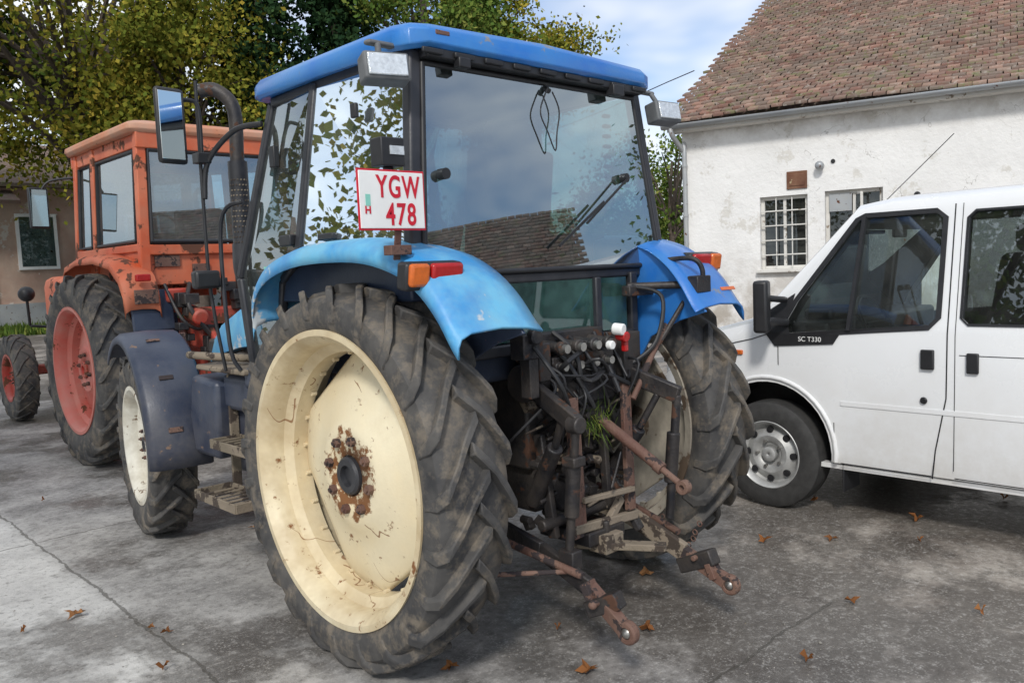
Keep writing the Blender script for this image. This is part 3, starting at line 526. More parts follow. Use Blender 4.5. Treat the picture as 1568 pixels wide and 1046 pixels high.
add('side_crease',vn,M_van,[beam((CX-.992,-.70,.72),(CX-.992,-4.1,.72),.004,.03,(0,0,1)),beam((CX-.93,-.55,.325),(CX-.93,-2.7,.325),.06,.03),tube([(CX-.990,-.22+.45*math.cos(a),.40+.45*math.sin(a)) for a in np.linspace(-.1,PI+.1,24)],.014,8,1)],bevel=.004)
add('door_handle',vn,M_bplas,[box((CX-1.0,-1.20,1.01),(.025,.07,.11)),cyl((CX-.992,-1.18,.78),(CX-1.004,-1.18,.78),.020),box((CX-1.0,-1.43,1.0),(.02,.06,.11))],bevel=.01)
add('side_indicator',vn,M_oral,[box((CX-.992,-.02,1.0),(.02,.06,.03))],bevel=.006)
add('wing_mirror',vn,M_bplas,[box((CX-1.18,-.30,1.31),(.11,.09,.32),(0,0,.3)),beam((CX-.98,-.36,1.20),(CX-1.16,-.31,1.22),.06,.05),beam((CX-.98,-.36,1.34),(CX-1.14,-.31,1.36),.04,.04)],bevel=.03,seg=3)
add('wing_mirror_r',vn,M_bplas,[box((CX+1.16,-.30,1.31),(.14,.10,.33),(0,0,-.3)),beam((CX+.98,-.36,1.20),(CX+1.16,-.31,1.22),.06,.05)],bevel=.03)
add('front_bumper',vn,M_gplas,[loft([[Vector((CX+x,y,zz)) for x,y in((-.9,.2),(-.9,.5),(-.72,.73),(0,.80),(.72,.73),(.9,.5),(.9,.2))] for zz in (.30,.40,.55,.60)])],bevel=.02)
add('headlamps',vn,M_lens,[box((CX-.74,.66,.80),(.26,.10,.18),(0,0,.5)),box((CX+.74,.66,.80),(.26,.10,.18),(0,0,-.5))],bevel=.03)
add('grille',vn,M_bplas,[box((CX,.70,.78),(.8,.03,.12))],bevel=.01)
add('aerial',vn,M_bplas,[cyl((CX-.55,-.80,1.93),(CX-.60,-1.20,2.27),.0025,n=6)])
add('interior_mirror',vn,M_bplas,[box((CX,-.66,1.74),(.22,.02,.07)),box((CX-.3,-.62,1.77),(.3,.02,.08))],bevel=.01)
add('van_seats',vn,M_seat,[box((CX+sx,-1.25,1.0),(.5,.5,.16)) for sx in(-.5,.1,.58)]+[box((CX+sx,-1.50,1.30),(.46,.14,.56),(.15,0,0)) for sx in(-.5,.1,.58)]+[box((CX+sx,-1.56,1.66),(.24,.1,.16)) for sx in(-.5,.1,.58)]+[box((CX,-2.4,.95),(1.6,.5,.2)),box((CX,-2.65,1.3),(1.6,.14,.7)),box((CX+.1,-3.5,1.2),(1.4,.14,.8))]+[box((CX+sx,-2.68,1.68),(.24,.1,.14)) for sx in(-.6,0,.6)],bevel=.05,seg=3)
add('van_dash',vn,M_bplas,[box((CX,-.42,1.10),(1.75,.32,.20)),cyl((CX-.5,-.6,1.08),(CX-.5,-.7,1.15),.03),box((CX-.5,-.42,1.23),(.4,.2,.08))],bevel=.05,seg=3)
sw=[(CX-.5+.19*math.cos(t),-.72+.19*math.sin(t)*.5,1.17+.19*math.sin(t)*.85) for t in np.linspace(0,2*PI,25)]
add('van_steering_wheel',vn,M_bplas,[tube(sw,.014,8,1),beam((CX-.68,-.72,1.17),(CX-.32,-.72,1.17),.04,.02)])
M_vtyre=plain('van_tyre_rubber',(.035,.034,.033),.75,0,.3,20)
M_hub=plain('steel_wheel',(.42,.42,.41),.45,.4,.2,14)
for x,s in((CX-.90,-1),(CX+.90,1)):
    for y in(-.22,-3.15):
        c=(x,y,.345)
        add('van_tyre',vn,M_vtyre,[lathe([(-.10,.22),(-.105,.26),(-.10,.32),(-.085,.34),(-.05,.346),(.05,.346),(.085,.34),(.10,.32),(.105,.26),(.10,.22)],c,1,56)]+[lathe([(a,.3462),(a+.004,.347)],c,1,40) for a in(-.04,0,.03)])
        add('van_rim',vn,M_hub,[lathe([(.07,.215),(.095,.222),(.10,.215),(.085,.20),(.05,.19),(.04,.175),(.055,.15),(.075,.12),(.07,.09),(.05,.07),(.05,.045)],c,s,48),lathe([(.05,.05),(.085,.045),(.09,.035),(.09,.001)],c,s,24)],solid=.004)
        add('van_rim_holes',vn,M_bplas,[cyl((x+s*.050,y+.158*math.cos(t),.345+.158*math.sin(t)),(x+s*.068,y+.158*math.cos(t),.345+.158*math.sin(t)),.022,n=12) for t in np.linspace(0,2*PI,9)[:-1]])
        add('van_nuts',vn,M_steel,[cyl((x+s*.06,y+.085*math.cos(t),.345+.085*math.sin(t)),(x+s*.088,y+.085*math.cos(t),.345+.085*math.sin(t)),.011,n=6) for t in np.linspace(0,2*PI,6)[:-1]])
add('mudflap',vn,M_bplas,[box((CX-.85,-.70,.30),(.22,.012,.26)),box((CX,-2,.30),(1.3,4.2,.12)),cyl((CX-.9,-.22,.345),(CX+.9,-.22,.345),.05)],bevel=.004)
# ================================================================== WHITE FARMHOUSE
def plaster():
    m,nt,b=newmat('white_plaster'); p=pos(nt)
    col=mixc(nt,mr(nt,noise(nt,p,1.2,5,.65),.35,.7),(.84,.83,.81),(.75,.74,.72))
    col=mixc(nt,mr(nt,noise(nt,p,2.2,5,.75),.59,.65,0,.6),col,(.57,.54,.48))
    cr=noise(nt,p,1.3,5,.55,.5); ln=mth(nt,'LESS_THAN',mth(nt,'ABSOLUTE',mth(nt,'SUBTRACT',cr,.5)),.0022)
    ln=mth(nt,'MULTIPLY',ln,mth(nt,'GREATER_THAN',noise(nt,p,.8,2),.5)); col=mixc(nt,mth(nt,'MULTIPLY',ln,.5),col,(.3,.28,.25))
    z=node(nt,'ShaderNodeSeparateXYZ',{0:p}).outputs[2]
    low=mth(nt,'MULTIPLY',mr(nt,z,1.9,.6),mr(nt,noise(nt,p,3,5),.35,.6)); col=mixc(nt,low,col,(.42,.38,.33))
    hi=mth(nt,'MULTIPLY',mr(nt,z,3.4,4.0,0,.75),mr(nt,noise(nt,p,1.8,5,.72),.40,.60)); col=mixc(nt,hi,col,(.48,.45,.41))
    nt.links.new(col,b.inputs['Base Color']); b.inputs['Roughness'].default_value=.9
    bump(nt,b,noise(nt,p,9,4,.7),.5,.03); return m
M_plas=plaster()
def tilemat(name):
    m,nt,b=newmat(name); p=pos(nt); g=node(nt,'ShaderNodeNewGeometry')
    r=node(nt,'ShaderNodeValToRGB',{0:g.outputs['Random Per Island']}); e=r.color_ramp.elements
    e[0].color=(.12,.07,.055,1); e[1].color=(.34,.22,.17,1)
    for q,c in((.25,(.21,.10,.075)),(.5,(.17,.12,.10)),(.75,(.26,.135,.10))): x=e.new(q); x.color=c4(c)
    col=mixc(nt,mr(nt,noise(nt,p,1.1,5,.78),.40,.60,0,.65),r.outputs[0],(.17,.145,.115))
    col=mixc(nt,mr(nt,noise(nt,p,3.5,5,.78),.55,.64,0,.85),col,(.15,.16,.065))
    col=mixc(nt,mr(nt,noise(nt,p,8,5,.78),.57,.67,0,.6),col,(.46,.42,.37))
    nt.links.new(col,b.inputs['Base Color']); b.inputs['Roughness'].default_value=.85; return m
M_tile=tilemat('old_clay_tiles')
M_zinc=paint('zinc_gutter',(.38,.40,.42),(.46,.48,.49),rt=.62,rough=.4,metal=.3,damt=.3)
M_wframe=paint('weathered_white_paint',(.66,.64,.60),(.75,.74,.70),rust=(.25,.2,.15),rt=.62,rough=.6,damt=.3)
M_dark=plain('dark_interior',(.025,.028,.03),.6)
M_wglass=glass('house_glass',(.12,.13,.13),.03,.06)
M_wood=plain('dark_wood',(.10,.07,.05),.8)
def fastmesh(name,V,F,mat,parent):
    me=bpy.data.meshes.new(name); V=np.asarray(V,dtype=np.float32); F=np.asarray(F,dtype=np.int32)
    me.vertices.add(len(V)); me.vertices.foreach_set('co',V.ravel()); k=F.shape[1]
    me.loops.add(F.size); me.loops.foreach_set('vertex_index',F.ravel()); me.polygons.add(len(F))
    me.polygons.foreach_set('loop_start',np.arange(0,F.size,k,dtype=np.int32)); me.update(calc_edges=True); me.validate()
    me.materials.append(mat); ob=bpy.data.objects.new(name,me); S.collection.objects.link(ob); finish(ob,parent); return ob
def tiled_roof(name,parent,xf,s0,s1,d0,z0,d1,z1,mat,tw=.20,ex=.19):
    L=math.hypot(d1-d0,z1-z0);cd=(d1-d0)/L;cz=(z1-z0)/L
    rws=int(L/ex);cols=int((s1-s0)/tw);A=np.array(xf)
    i,j=np.meshgrid(np.arange(rws),np.arange(cols),indexing='ij'); i=i.ravel();j=j.ravel()
    q=i*ex+rng.normal(0,.010,i.size); s=s0+(j+.5*(i%2))*tw+rng.normal(0,.004,i.size); hh=.034+rng.uniform(-.010,.016,i.size); tw2=tw*.47
    wob=.04*np.sin(s*.9+q*.3)+.025*np.sin(q*1.7+s*.4)
    out=[]
    for (ss,qq,h) in((-1,0,0),(1,0,0),(-1,0,1),(1,0,1),(-1,1,0),(1,1,0)):
        Q=q+qq*(ex+.05); N=wob+(hh*h if qq==0 else -.002)
        if h==0 and qq==0: N=wob-.004
        D=d0+Q*cd-N*cz; Z=z0+Q*cz+N*cd; Sx=s+ss*tw2
        out.append(np.stack([Sx,D,Z,np.ones_like(Sx)],-1)@A.T)
    V=np.stack(out,1)[:,:,:3].reshape(-1,3); b=(np.arange(i.size)*6)[:,None]
    F=np.vstack([b+np.array([[2,3,5,4]]),b+np.array([[0,1,3,2]])])
    return fastmesh(name,V,F,mat,parent)
hs=top('farmhouse',(14,-1,0))
XF=Matrix(((.273,.962,0,10.39),(-.962,.273,0,6.09),(0,0,1,0),(0,0,0,1)))
HL=17
wall=add('front_wall',hs,M_plas,[box((HL/2,.2,2.04),(HL,.4,4.08))],smooth=False)
wins=[(1.39,2.20,1.38,2.65),(2.48,3.39,1.38,2.67),(6.2,7.1,1.38,2.65),(9.5,10.4,1.38,2.65),(13,13.9,1.38,2.65)]
boolean(wall,[(box(((a+b)/2,.1,(c+d)/2),(b-a,.9,d-c)),M_plas) for a,b,c,d in wins])
for k,(a,b,c,d) in enumerate(wins):
    m=(a+b)/2
    g=[beam((a+.03,.13,c),(a+.03,.13,d),.06,.06,(0,1,0)),beam((b-.03,.13,c),(b-.03,.13,d),.06,.06,(0,1,0)),beam((a+.06,.13,c+.03),(b-.06,.13,c+.03),.06,.058),beam((a+.06,.13,d-.03),(b-.06,.13,d-.03),.06,.058),beam((m,.125,c+.06),(m,.125,d-.06),.05,.055,(0,1,0))]
    g.append(box((m,-.03,c-.03),(b-a+.12,.14,.05)))
    add('window_frame',hs,M_wframe,g,bevel=.006)
    add('window_glass',hs,M_wglass,[box((m,.15,(c+d)/2),(b-a-.08,.006,d-c-.08))])
    if k!=1:
        add('window_bars',hs,M_wframe,[beam((a+.02,.03,c+(d-c)*i/5),(b-.02,.03,c+(d-c)*i/5),.022,.022) for i in range(1,5)]+[beam((a+(b-a)*i/3,.045,c+.01),(a+(b-a)*i/3,.045,d-.01),.018,.018,(0,1,0)) for i in(1,2)],bevel=.003)
    else:
        add('window_panel',hs,M_zinc,[box((a+.24,.08,d-.20),(.36,.02,.30))],bevel=.004)
        add('open_sash',hs,M_wframe,[beam((m+.05,.10,d-.06),(m+.16,-.22,d-.08),.04,.04),beam((m+.05,.10,c+.4),(m+.16,-.22,c+.4),.04,.04),beam((m+.16,-.22,c+.4),(m+.16,-.22,d-.08),.04,.04,(0,1,0))],bevel=.004)
add('room',hs,M_dark,[box((HL/2,1.6,2.0),(HL-1,2.2,3.9))],smooth=False)
add('gable_walls',hs,M_plas,[prism([(.4,0),(16.2,0),(16.2,4.08),(8.1,8.1),(.4,4.25)],'x',0,.35),prism([(.4,0),(16.2,0),(16.2,4.08),(8.1,8.1),(.4,4.25)],'x',HL-.35,HL)],smooth=False)
add('back_wall',hs,M_plas,[box((HL/2,16.4,2.04),(HL,.4,4.08))],smooth=False)
tiled_roof('roof_tiles',hs,XF,-.22,HL+.2,-.32,4.07,8.1,8.36,M_tile)
add('roof_deck',hs,M_tile,[prism([(-.28,4.00),(8.1,8.27),(16.9,3.9),(16.9,3.80),(8.1,8.15),(-.28,3.92)],'x',-.18,HL+.18)],smooth=False)
add('eave_board',hs,M_wframe,[box((HL/2,-.14,3.93),(HL+.3,.26,.03)),box((HL/2,-.285,3.98),(HL+.3,.02,.12))])
gp=[(-.37+.075*math.cos(a),4.03+.075*math.sin(a)) for a in np.linspace(PI,2*PI,9)]
gr=[[Vector((x,a,b-.012*(x/HL-.5))) for a,b in gp] for x in(-.25,HL+.2)]
add('gutter',hs,M_zinc,[loft(gr,False,False)],solid=.008)
add('downpipe',hs,M_zinc,[tube([(-.08,-.37,3.97),(-.06,-.36,3.85),(.03,-.08,3.6),(.06,-.07,3.45),(.06,-.07,.3)],.045,12,5)]+[cyl((.06,-.07,z),(.06,-.07,z+.04),.055) for z in(1.2,2.4,3.3)])
M_rbox=paint('rusty_box',(.12,.045,.025),(.2,.08,.04),rust=(.5,.42,.25),rt=.62,rough=.8)
add('meter_box',hs,M_rbox,[box((2.03,-.015,2.90),(.34,.03,.30)),box((2.03,-.035,2.90),(.26,.012,.2))],bevel=.008)
add('vent_pipes',hs,M_zinc,[cyl((2.42,-.10,3.1),(2.42,.02,3.1),.06),sph((2.42,-.12,3.1),.075)]); add('wall_vent',hs,M_bplas,[cyl((2.62,-.02,3.16),(2.62,.01,3.16),.035),cyl((3.9,-.02,2.5),(3.9,.01,2.5),.05)])
XF=Matrix.Identity(4)
cb=top('overhead_cable',(12,12,6))
add('wire',cb,M_bplas,[tube([(11.6,6.6,5.3),(16,16,5.6),(22,30,7.5)],.010,6)])
# ================================================================== OUTBUILDING (left, far)
ob_=top('outbuilding',(5,38,0))
M_pink2=paint('terracotta_render',(.42,.26,.20),(.52,.38,.30),rust=(.55,.50,.44),rt=.58,rs=1.5,rough=.9,damt=.35,dirt=(.3,.26,.22),fs=.7)
add('walls',ob_,M_pink2,[box((5,38,2.9),(22,6,5.8))],smooth=False)
add('plinth',ob_,M_zinc,[box((5,34.93,.5),(22.1,.12,1.0))])
for x0 in(-2.5,1.8,6.4,10.6):
    add('window_frame',ob_,M_white,[box((x0+.6,34.95,4.52),(1.5,.10,.12)),box((x0+.6,34.95,2.40),(1.5,.10,.12)),box((x0-.09,34.95,3.46),(.12,.10,2.0)),box((x0+1.29,34.95,3.46),(.12,.10,2.0))])
    add('window_pane',ob_,M_vglass,[box((x0+.6,34.93,3.46),(1.26,.02,1.98))]); add('window_blind',ob_,M_zinc,[box((x0+.6,34.97,3.46),(1.26,.02,1.98))])
add('roof',ob_,M_tile,[prism([(34.4,5.75),(38,7.8),(41.6,5.75),(41.6,5.6),(34.4,5.6)],'x',-6.3,16.3)],smooth=False)
add('porch_roof',ob_,M_tile,[prism([(33.6,5.0),(34.98,5.5),(34.98,5.38),(33.6,4.86)],'x',-6,6.2)],smooth=False)
add('upper_block',ob_,M_pink2,[box((1.3,38,7.2),(7,4,6))],smooth=False); add('upper_roof',ob_,M_wood,[box((1.3,38,10.3),(7.8,5,.25))])
add('downpipes',ob_,M_zinc,[cyl((5.2,34.85,0),(5.2,34.85,5.6),.07)])
# ================================================================== BARN behind camera (reflections)
bn=top('barn',(14,-15,0))
XF=Matrix.Translation((12.8,-14.0,0))@Matrix.Rotation(math.radians(46),4,'Z')
add('walls',bn,M_plas,[prism([(-4,0),(4,0),(4,2.4),(0,5.0),(-4,2.4)],'x',-9,1.5)],smooth=False)
tiled_roof('roof_tiles',bn,XF@Matrix.Rotation(PI,4,'Z'),-1.9,9.4,-4.4,2.35,0,5.25,M_tile)
add('roof',bn,M_tile,[prism([(-4.4,2.25),(0,5.15),(4.4,2.25),(4.4,2.12),(0,5.0),(-4.4,2.12)],'x',-9.3,1.8)],smooth=False)
add('barn_door',bn,M_wood,[box((-2,4.03,1.1),(2.4,.06,2.2)),box((-7,4.03,1.4),(1,.06,.9))])
XF=Matrix.Identity(4)
# ================================================================== TREES
def leafmat(name,c1,c2,c3):
    m,nt,b=newmat(name); p=pos(nt); g=node(nt,'ShaderNodeNewGeometry')
    r=node(nt,'ShaderNodeValToRGB',{0:g.outputs['Random Per Island']}); e=r.color_ramp.elements; e[0].color=c4(c1); e[1].color=c4(c3); x=e.new(.55); x.color=c4(c2)
    col=mixc(nt,mr(nt,noise(nt,p,.45,1),.42,.62,0,.6),r.outputs[0],c1)
    out=[n for n in nt.nodes if n.type=='OUTPUT_MATERIAL'][0]
    d=node(nt,'ShaderNodeBsdfDiffuse',{0:col}); nt.nodes.remove(b); nt.links.new(d.outputs[0],out.inputs[0]); return m
L_aut=leafmat('autumn_leaves',(.09,.12,.02),(.25,.24,.035),(.42,.31,.05))
L_grn=leafmat('green_leaves',(.055,.10,.022),(.12,.18,.035),(.24,.25,.06))
L_con=leafmat('conifer_needles',(.014,.034,.016),(.03,.062,.024),(.055,.10,.035))
M_bark=plain('bark',(.09,.07,.055),.9,0,.4,6,.1)
def leaves(name,parent,C,size,mat):
    n=len(C); a=rng.normal(size=(n,3)); a/=np.linalg.norm(a,axis=1)[:,None]; b=rng.normal(size=(n,3)); b-=a*(a*b).sum(1)[:,None]; b/=np.linalg.norm(b,axis=1)[:,None]
    sz=(size*rng.uniform(.6,1.3,n))[:,None]
    V=np.stack([C-a*sz*.6,C+b*sz*.38,C+a*sz*.6,C-b*sz*.38],1).reshape(-1,3); F=np.arange(n*4).reshape(n,4)
    return fastmesh(name,V,F,mat,parent)
def tree(x,y,cz,r,rz,n,size,mat,nm='deciduous_tree',clumps=70,tr_r=.25,spread=.17):
    t=top(nm,(x,y,0)); g=[]
    zc=cz-rz*.3
    g.append(tube([(x,y,-.1),(x+.1,y,zc*.4),(x-.1,y+.1,zc*.8),(x,y,cz+rz*.4)],tr_r,10,5,rf=lambda q:tr_r*(1.15-q)*.9+.03))
    C=[]
    for i in range(clumps):
        v=rng.normal(size=3); v/=np.linalg.norm(v); rad=rng.uniform(.45,1.0)**.6
        irr=1+.22*math.sin(3*v[0]+5*v[1]+x)+.12*math.sin(7*v[2]+y)
        c=np.array([x,y,cz])+v*np.array([r,r,rz])*rad*irr; C.append(c)
        if i%2==0:
            z0=zc*random.uniform(.6,1.0); m=(Vector((x,y,z0))+Vector(c))/2+Vector((0,0,.4)); g.append(tube([(x,y,z0),m,Vector(c)],.05,6,3,rf=lambda q:.09*(1-q)*tr_r/.25+.015))
    add('trunk_and_limbs',t,M_bark,g)
    C=np.array(C);k=rng.integers(0,len(C),n);w=rng.uniform(.6,1.5,len(C))
    P=C[k]+rng.normal(size=(n,3))*(r*spread*w[k])[:,None]*np.array([1,1,.7])
    leaves('foliage',t,P,size,mat); return t
tree(6.6,27.2,10.0,6.0,5.2,42000,.165,L_aut,clumps=110,tr_r=.35,spread=.115)
tree(8.6,23.4,7.8,2.8,2.6,18000,.14,L_aut,clumps=60,spread=.14)
tree(2.6,29.5,9.5,3.4,3.4,14000,.17,L_grn,clumps=50,spread=.15)
tree(17.2,22.0,10.4,3.4,3.2,20000,.16,L_grn,clumps=60,spread=.13)
tree(21.5,22.6,9.6,3.2,3.0,20000,.16,L_aut,clumps=60,spread=.13)
tree(25.5,17.0,4.6,2.2,2.4,3600,.15,L_grn,clumps=34,tr_r=.14,spread=.16)
tree(28.5,21.0,4.0,3.0,2.4,7000,.17,L_grn,clumps=40,tr_r=.14,spread=.16)
tree(-11,9,5.5,4.5,4.0,20000,.15,L_aut,clumps=60); tree(-9,2.5,6.0,3.6,3.5,12000,.15,L_grn,clumps=50); tree(19.5,-9,4.3,3.4,3.2,16000,.16,L_grn,clumps=50)
def conifer(x,y,h,r,n):
    t=top('conifer_tree',(x,y,0)); add('trunk',t,M_bark,[cyl((x,y,0),(x,y,h),.28,.03,10)])
    q=rng.uniform(0,1,n)**.75; lay=np.round(q*26)/26; ang=rng.uniform(0,2*PI,n); ang=np.round(ang/(2*PI)*15+lay*40)/15*2*PI+rng.normal(0,.12,n)
    R=r*(1-lay*.95)*(.85+.25*np.sin(ang*3+lay*60)); rr=R*rng.uniform(.15,1,n)**.6
    P=np.stack([x+rr*np.cos(ang),y+rr*np.sin(ang),1.5+lay*(h-1.5)-rr*.35+rng.normal(0,.16,n)],-1)
    leaves('needles',t,P,.17,L_con)
conifer(10.9,22.6,18,3.0,26000); conifer(13.6,22.4,17,2.8,24000)
dt=top('distant_trees',(20,60,0)); C=[]
for i in range(150):
    a=math.radians(random.uniform(-5,88)); d=random.uniform(52,66); hh=random.uniform(3,7)
    c=np.array([-2.7+d*math.sin(a),-3+d*math.cos(a),hh*.5]); C.append(c+rng.normal(size=(160,3))*np.array([2.2,2.2,hh*.28]))
leaves('foliage',dt,np.vstack(C),.5,L_grn)
# ================================================================== GROUND
def ground():
    m,nt,b=newmat('ground_concrete_asphalt'); p=pos(nt); s=node(nt,'ShaderNodeSeparateXYZ',{0:p}); x,y=s.outputs[0],s.outputs[1]
    wn=noise(nt,p,1.5,5); wn2=noise(nt,p,14,2)
    wob=mth(nt,'ADD',mth(nt,'MULTIPLY',mth(nt,'SUBTRACT',wn,.5),.10),mth(nt,'MULTIPLY',mth(nt,'SUBTRACT',wn2,.5),.035))
    xx=mth(nt,'ADD',x,wob); yy=mth(nt,'ADD',y,wob)
    left=mr(nt,xx,-1.30,-1.44)
    big=noise(nt,p,.55,5,.62,.3); med=noise(nt,p,2.1,5,.7); fine=noise(nt,p,24,5,.78); mid=noise(nt,p,7,5,.75)
    conc=mixc(nt,mr(nt,med,.35,.65),(.44,.43,.415),(.62,.61,.585))
    asph=mixc(nt,mr(nt,med,.35,.66),(.19,.182,.175),(.44,.425,.405))
    brown=mixc(nt,mr(nt,med,.36,.64),(.15,.125,.105),(.36,.325,.285))
    rightm=mr(nt,mth(nt,'ADD',x,mth(nt,'MULTIPLY',big,2)),.2,2.2)
    base=mixc(nt,left,asph,conc); base=mixc(nt,rightm,base,brown)
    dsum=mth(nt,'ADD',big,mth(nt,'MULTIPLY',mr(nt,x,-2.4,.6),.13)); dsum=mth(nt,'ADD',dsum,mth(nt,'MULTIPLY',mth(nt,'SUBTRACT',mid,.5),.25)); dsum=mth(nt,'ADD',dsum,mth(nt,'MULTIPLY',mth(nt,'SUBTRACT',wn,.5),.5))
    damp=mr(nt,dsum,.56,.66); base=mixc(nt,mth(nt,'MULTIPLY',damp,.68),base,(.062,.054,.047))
    v=node(nt,'ShaderNodeTexVoronoi',{'Vector':p,'Scale':75.0}); sp=mr(nt,v.outputs['Distance'],.10,.42,1,0)
    gate=mr(nt,mid,.42,.60)
    base=mixc(nt,mth(nt,'MULTIPLY',mth(nt,'MULTIPLY',sp,gate),.55),base,(.52,.50,.47))
    base=mixc(nt,mr(nt,fine,.52,.68,0,.55),base,(.065,.06,.052))
    base=mixc(nt,mr(nt,fine,.46,.32,0,.45),base,(.56,.54,.51))
    def line(c,at,w): return mth(nt,'LESS_THAN',mth(nt,'ABSOLUTE',mth(nt,'SUBTRACT',c,at)),w)
    j=line(xx,-1.38,.008); j2=line(yy,2.95,.007)
    for at in(-1.2,7.1): j2=mth(nt,'MAXIMUM',j2,line(yy,at,.007))
    j2=mth(nt,'MULTIPLY',j2,mr(nt,x,1.0,.9)); j=mth(nt,'MAXIMUM',j,mth(nt,'MAXIMUM',j2,line(xx,-4.4,.008)))
    base=mixc(nt,mth(nt,'MULTIPLY',j,.65),base,(.06,.055,.045))
    far=mr(nt,y,28.5,29.5); base=mixc(nt,far,base,(.07,.10,.03))
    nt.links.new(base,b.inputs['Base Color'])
    nt.links.new(mth(nt,'SUBTRACT',mr(nt,fine,.3,.7,.70,.9),mth(nt,'MULTIPLY',damp,.42)),b.inputs['Roughness'])
    h=mth(nt,'ADD',mth(nt,'MULTIPLY',fine,.7),mth(nt,'MULTIPLY',j,-2)); bump(nt,b,h,.7,.010)
    return m
M_ground=ground()
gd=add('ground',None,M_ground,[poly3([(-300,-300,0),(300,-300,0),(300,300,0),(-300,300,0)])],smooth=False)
M_fl=leafmat('dry_leaves',(.16,.07,.03),(.30,.12,.04),(.42,.22,.10))
V=[];F=[]
def leaf(x,y,r):
    a0=random.uniform(0,6.28);n=15;o=len(V);tz=random.uniform(.004,.02);ta=random.uniform(0,6.28)
    V.append((x,y,.012+tz*.3))
    for i in range(n):
        a=a0+2*PI*i/n; rr=r*(1.0 if i%3==0 else .5)*random.uniform(.75,1.15)
        if i==0: rr*=1.3
        V.append((x+rr*math.cos(a),y+rr*math.sin(a)*.85,.006+tz*(1+math.cos(a*2-ta))+random.uniform(0,.012)))
    for i in range(n): F.append([o,o+1+i,o+1+(i+1)%n])
spots=[(-.35,-.80,.06),(-1.58,1.45,.06),(-1.0,-.9,.04),(.62,-.35,.05),(-1.5,.55,.03),(.95,-1.28,.04),(1.45,-.55,.05),(2.35,-1.05,.04),(1.72,-.82,.05),(.29,-1.40,.035),(-.2,-1.35,.04),(.75,.2,.05),(-1.75,2.4,.03),(-1.35,.9,.03),(1.2,-1.75,.03),(1.6,-2.0,.04),(.1,-.75,.05)]
for _ in range(120): spots.append((random.uniform(-4,9),random.uniform(-2.6,9),random.choice([.012,.018,.03,.045])))
for sp_ in spots: leaf(*sp_)
fl=add('fallen_leaves',None,M_fl,[(V,F)],smooth=False)
n=9000; px=np.concatenate([rng.uniform(-.8,6,6800),rng.uniform(-4,1,2200)]); py=rng.uniform(-2.6,5,n); sz=rng.uniform(.0015,.005,n)*np.where(rng.random(n)>.96,1.8,1)
o6=np.array([[1,0,0],[0,1,0],[-1,0,0],[0,-1,0],[0,0,.7],[0,0,-.4]]); V=(np.stack([px,py,sz*.3],-1)[:,None,:]+o6[None]*sz[:,None,None]*rng.uniform(.6,1.3,(n,6,1))).reshape(-1,3)
b=(np.arange(n)*6)[:,None]; F=np.vstack([b+np.array([[i,(i+1)%4,4]]) for i in range(4)])
fastmesh('gravel',V,F,plain('gravel_stone',(.28,.26,.23),.9,0,.5,3),None)
n=9000; gx=rng.uniform(-8,16,n); gy=rng.uniform(29,34.5,n); gh=rng.uniform(.12,.4,n); an=rng.uniform(0,6.28,n)
V=np.stack([np.stack([gx-np.cos(an)*.04,gy-np.sin(an)*.04,0*gx],-1),np.stack([gx+np.cos(an)*.04,gy+np.sin(an)*.04,0*gx],-1),np.stack([gx+rng.normal(0,.08,n),gy+rng.normal(0,.08,n),gh],-1)],1).reshape(-1,3)
fastmesh('grass',V,np.arange(n*3).reshape(n,3),L_grn,None)
n=160; gx=rng.normal(.02,.06,n); gy=rng.normal(-.55,.03,n); gz=rng.normal(.93,.03,n); an=rng.uniform(0,6.28,n)
V=np.stack([np.stack([gx-np.cos(an)*.003,gy,gz],-1),np.stack([gx+np.cos(an)*.003,gy,gz],-1),np.stack([gx+rng.normal(0,.04,n),gy-rng.uniform(0,.06,n),gz+rng.normal(.0,.05,n)],-1)],1).reshape(-1,3)
fastmesh('caught_grass',V,np.arange(n*3).reshape(n,3),L_grn,tr)
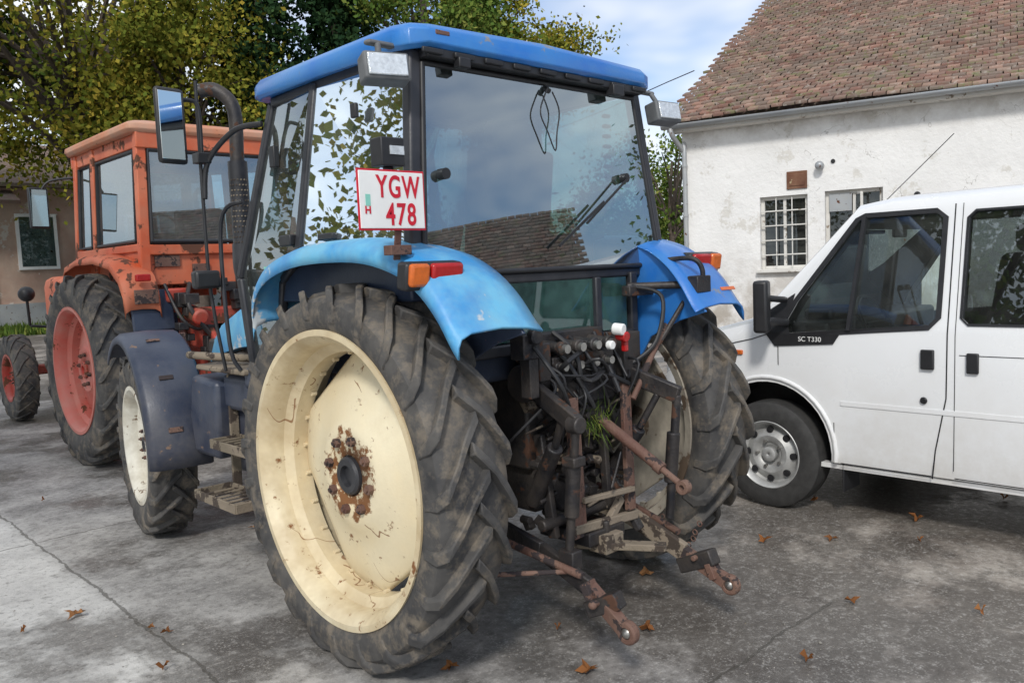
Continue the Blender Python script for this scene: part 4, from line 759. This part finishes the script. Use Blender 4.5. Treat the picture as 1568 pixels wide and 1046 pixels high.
# ================================================================== LIGHT
el=math.radians(40); sd=Vector((-.80*math.cos(el),-.60*math.cos(el),math.sin(el)))
su=bpy.data.lights.new('sun','SUN'); su.energy=2.3; su.angle=math.radians(8); su.color=(1,.965,.91)
so=bpy.data.objects.new('sun',su); so.rotation_euler=sd.to_track_quat('Z','Y').to_euler(); S.collection.objects.link(so)
w=bpy.data.worlds.new('World'); S.world=w; w.use_nodes=True; nt=w.node_tree; bg=nt.nodes['Background']
sk=nt.nodes.new('ShaderNodeTexSky'); sk.sky_type='NISHITA'; sk.sun_disc=False; sk.sun_elevation=el; sk.sun_rotation=math.atan2(sd.x,sd.y)%(2*PI); sk.dust_density=1.0
tc=nt.nodes.new('ShaderNodeTexCoord'); mp=node(nt,'ShaderNodeMapping',{0:tc.outputs['Generated']}); mp.inputs['Scale'].default_value=(1,1,2.2)
sx=node(nt,'ShaderNodeSeparateXYZ',{0:tc.outputs['Generated']})
dt_=mth(nt,'SUBTRACT',mth(nt,'MULTIPLY',sx.outputs[0],.72),mth(nt,'MULTIPLY',sx.outputs[1],.69))
cn=mth(nt,'SUBTRACT',noise(nt,mp.outputs[0],2.3,4,.58,.2),mr(nt,dt_,.55,.95,0,.14)); cm=mr(nt,cn,.36,.56,.16,.97)
clear=mixc(nt,1.0,sk.outputs[0],(.72,.92,1.15),'MULTIPLY')
col=mixc(nt,cm,clear,(7.9,8.1,8.3)); nt.links.new(col,bg.inputs[0]); bg.inputs[1].default_value=.135
# ================================================================== CAMERA
yaw,pitch,roll=.7603,.0888,.0429
Fv=Vector((math.sin(yaw)*math.cos(pitch),math.cos(yaw)*math.cos(pitch),-math.sin(pitch))); Rv=Vector((math.cos(yaw),-math.sin(yaw),0)); Dv=-(Rv.cross(Fv))
rc=Rv*math.cos(roll)+Dv*math.sin(roll); dc=-Rv*math.sin(roll)+Dv*math.cos(roll); uc=-dc
cam=bpy.data.cameras.new('camera'); cam.lens=29.32; cam.sensor_width=36; cam.clip_end=2000; cam.clip_start=.05
co=bpy.data.objects.new('camera',cam); m=Matrix.Identity(4)
for i in range(3): m[i][0]=rc[i];m[i][1]=uc[i];m[i][2]=-Fv[i]
m.translation=Vector((-2.7206,-2.9369,1.6171)); co.matrix_world=m; S.collection.objects.link(co); S.camera=co
S.view_settings.view_transform='Standard'; S.view_settings.look='None'; S.view_settings.exposure=0
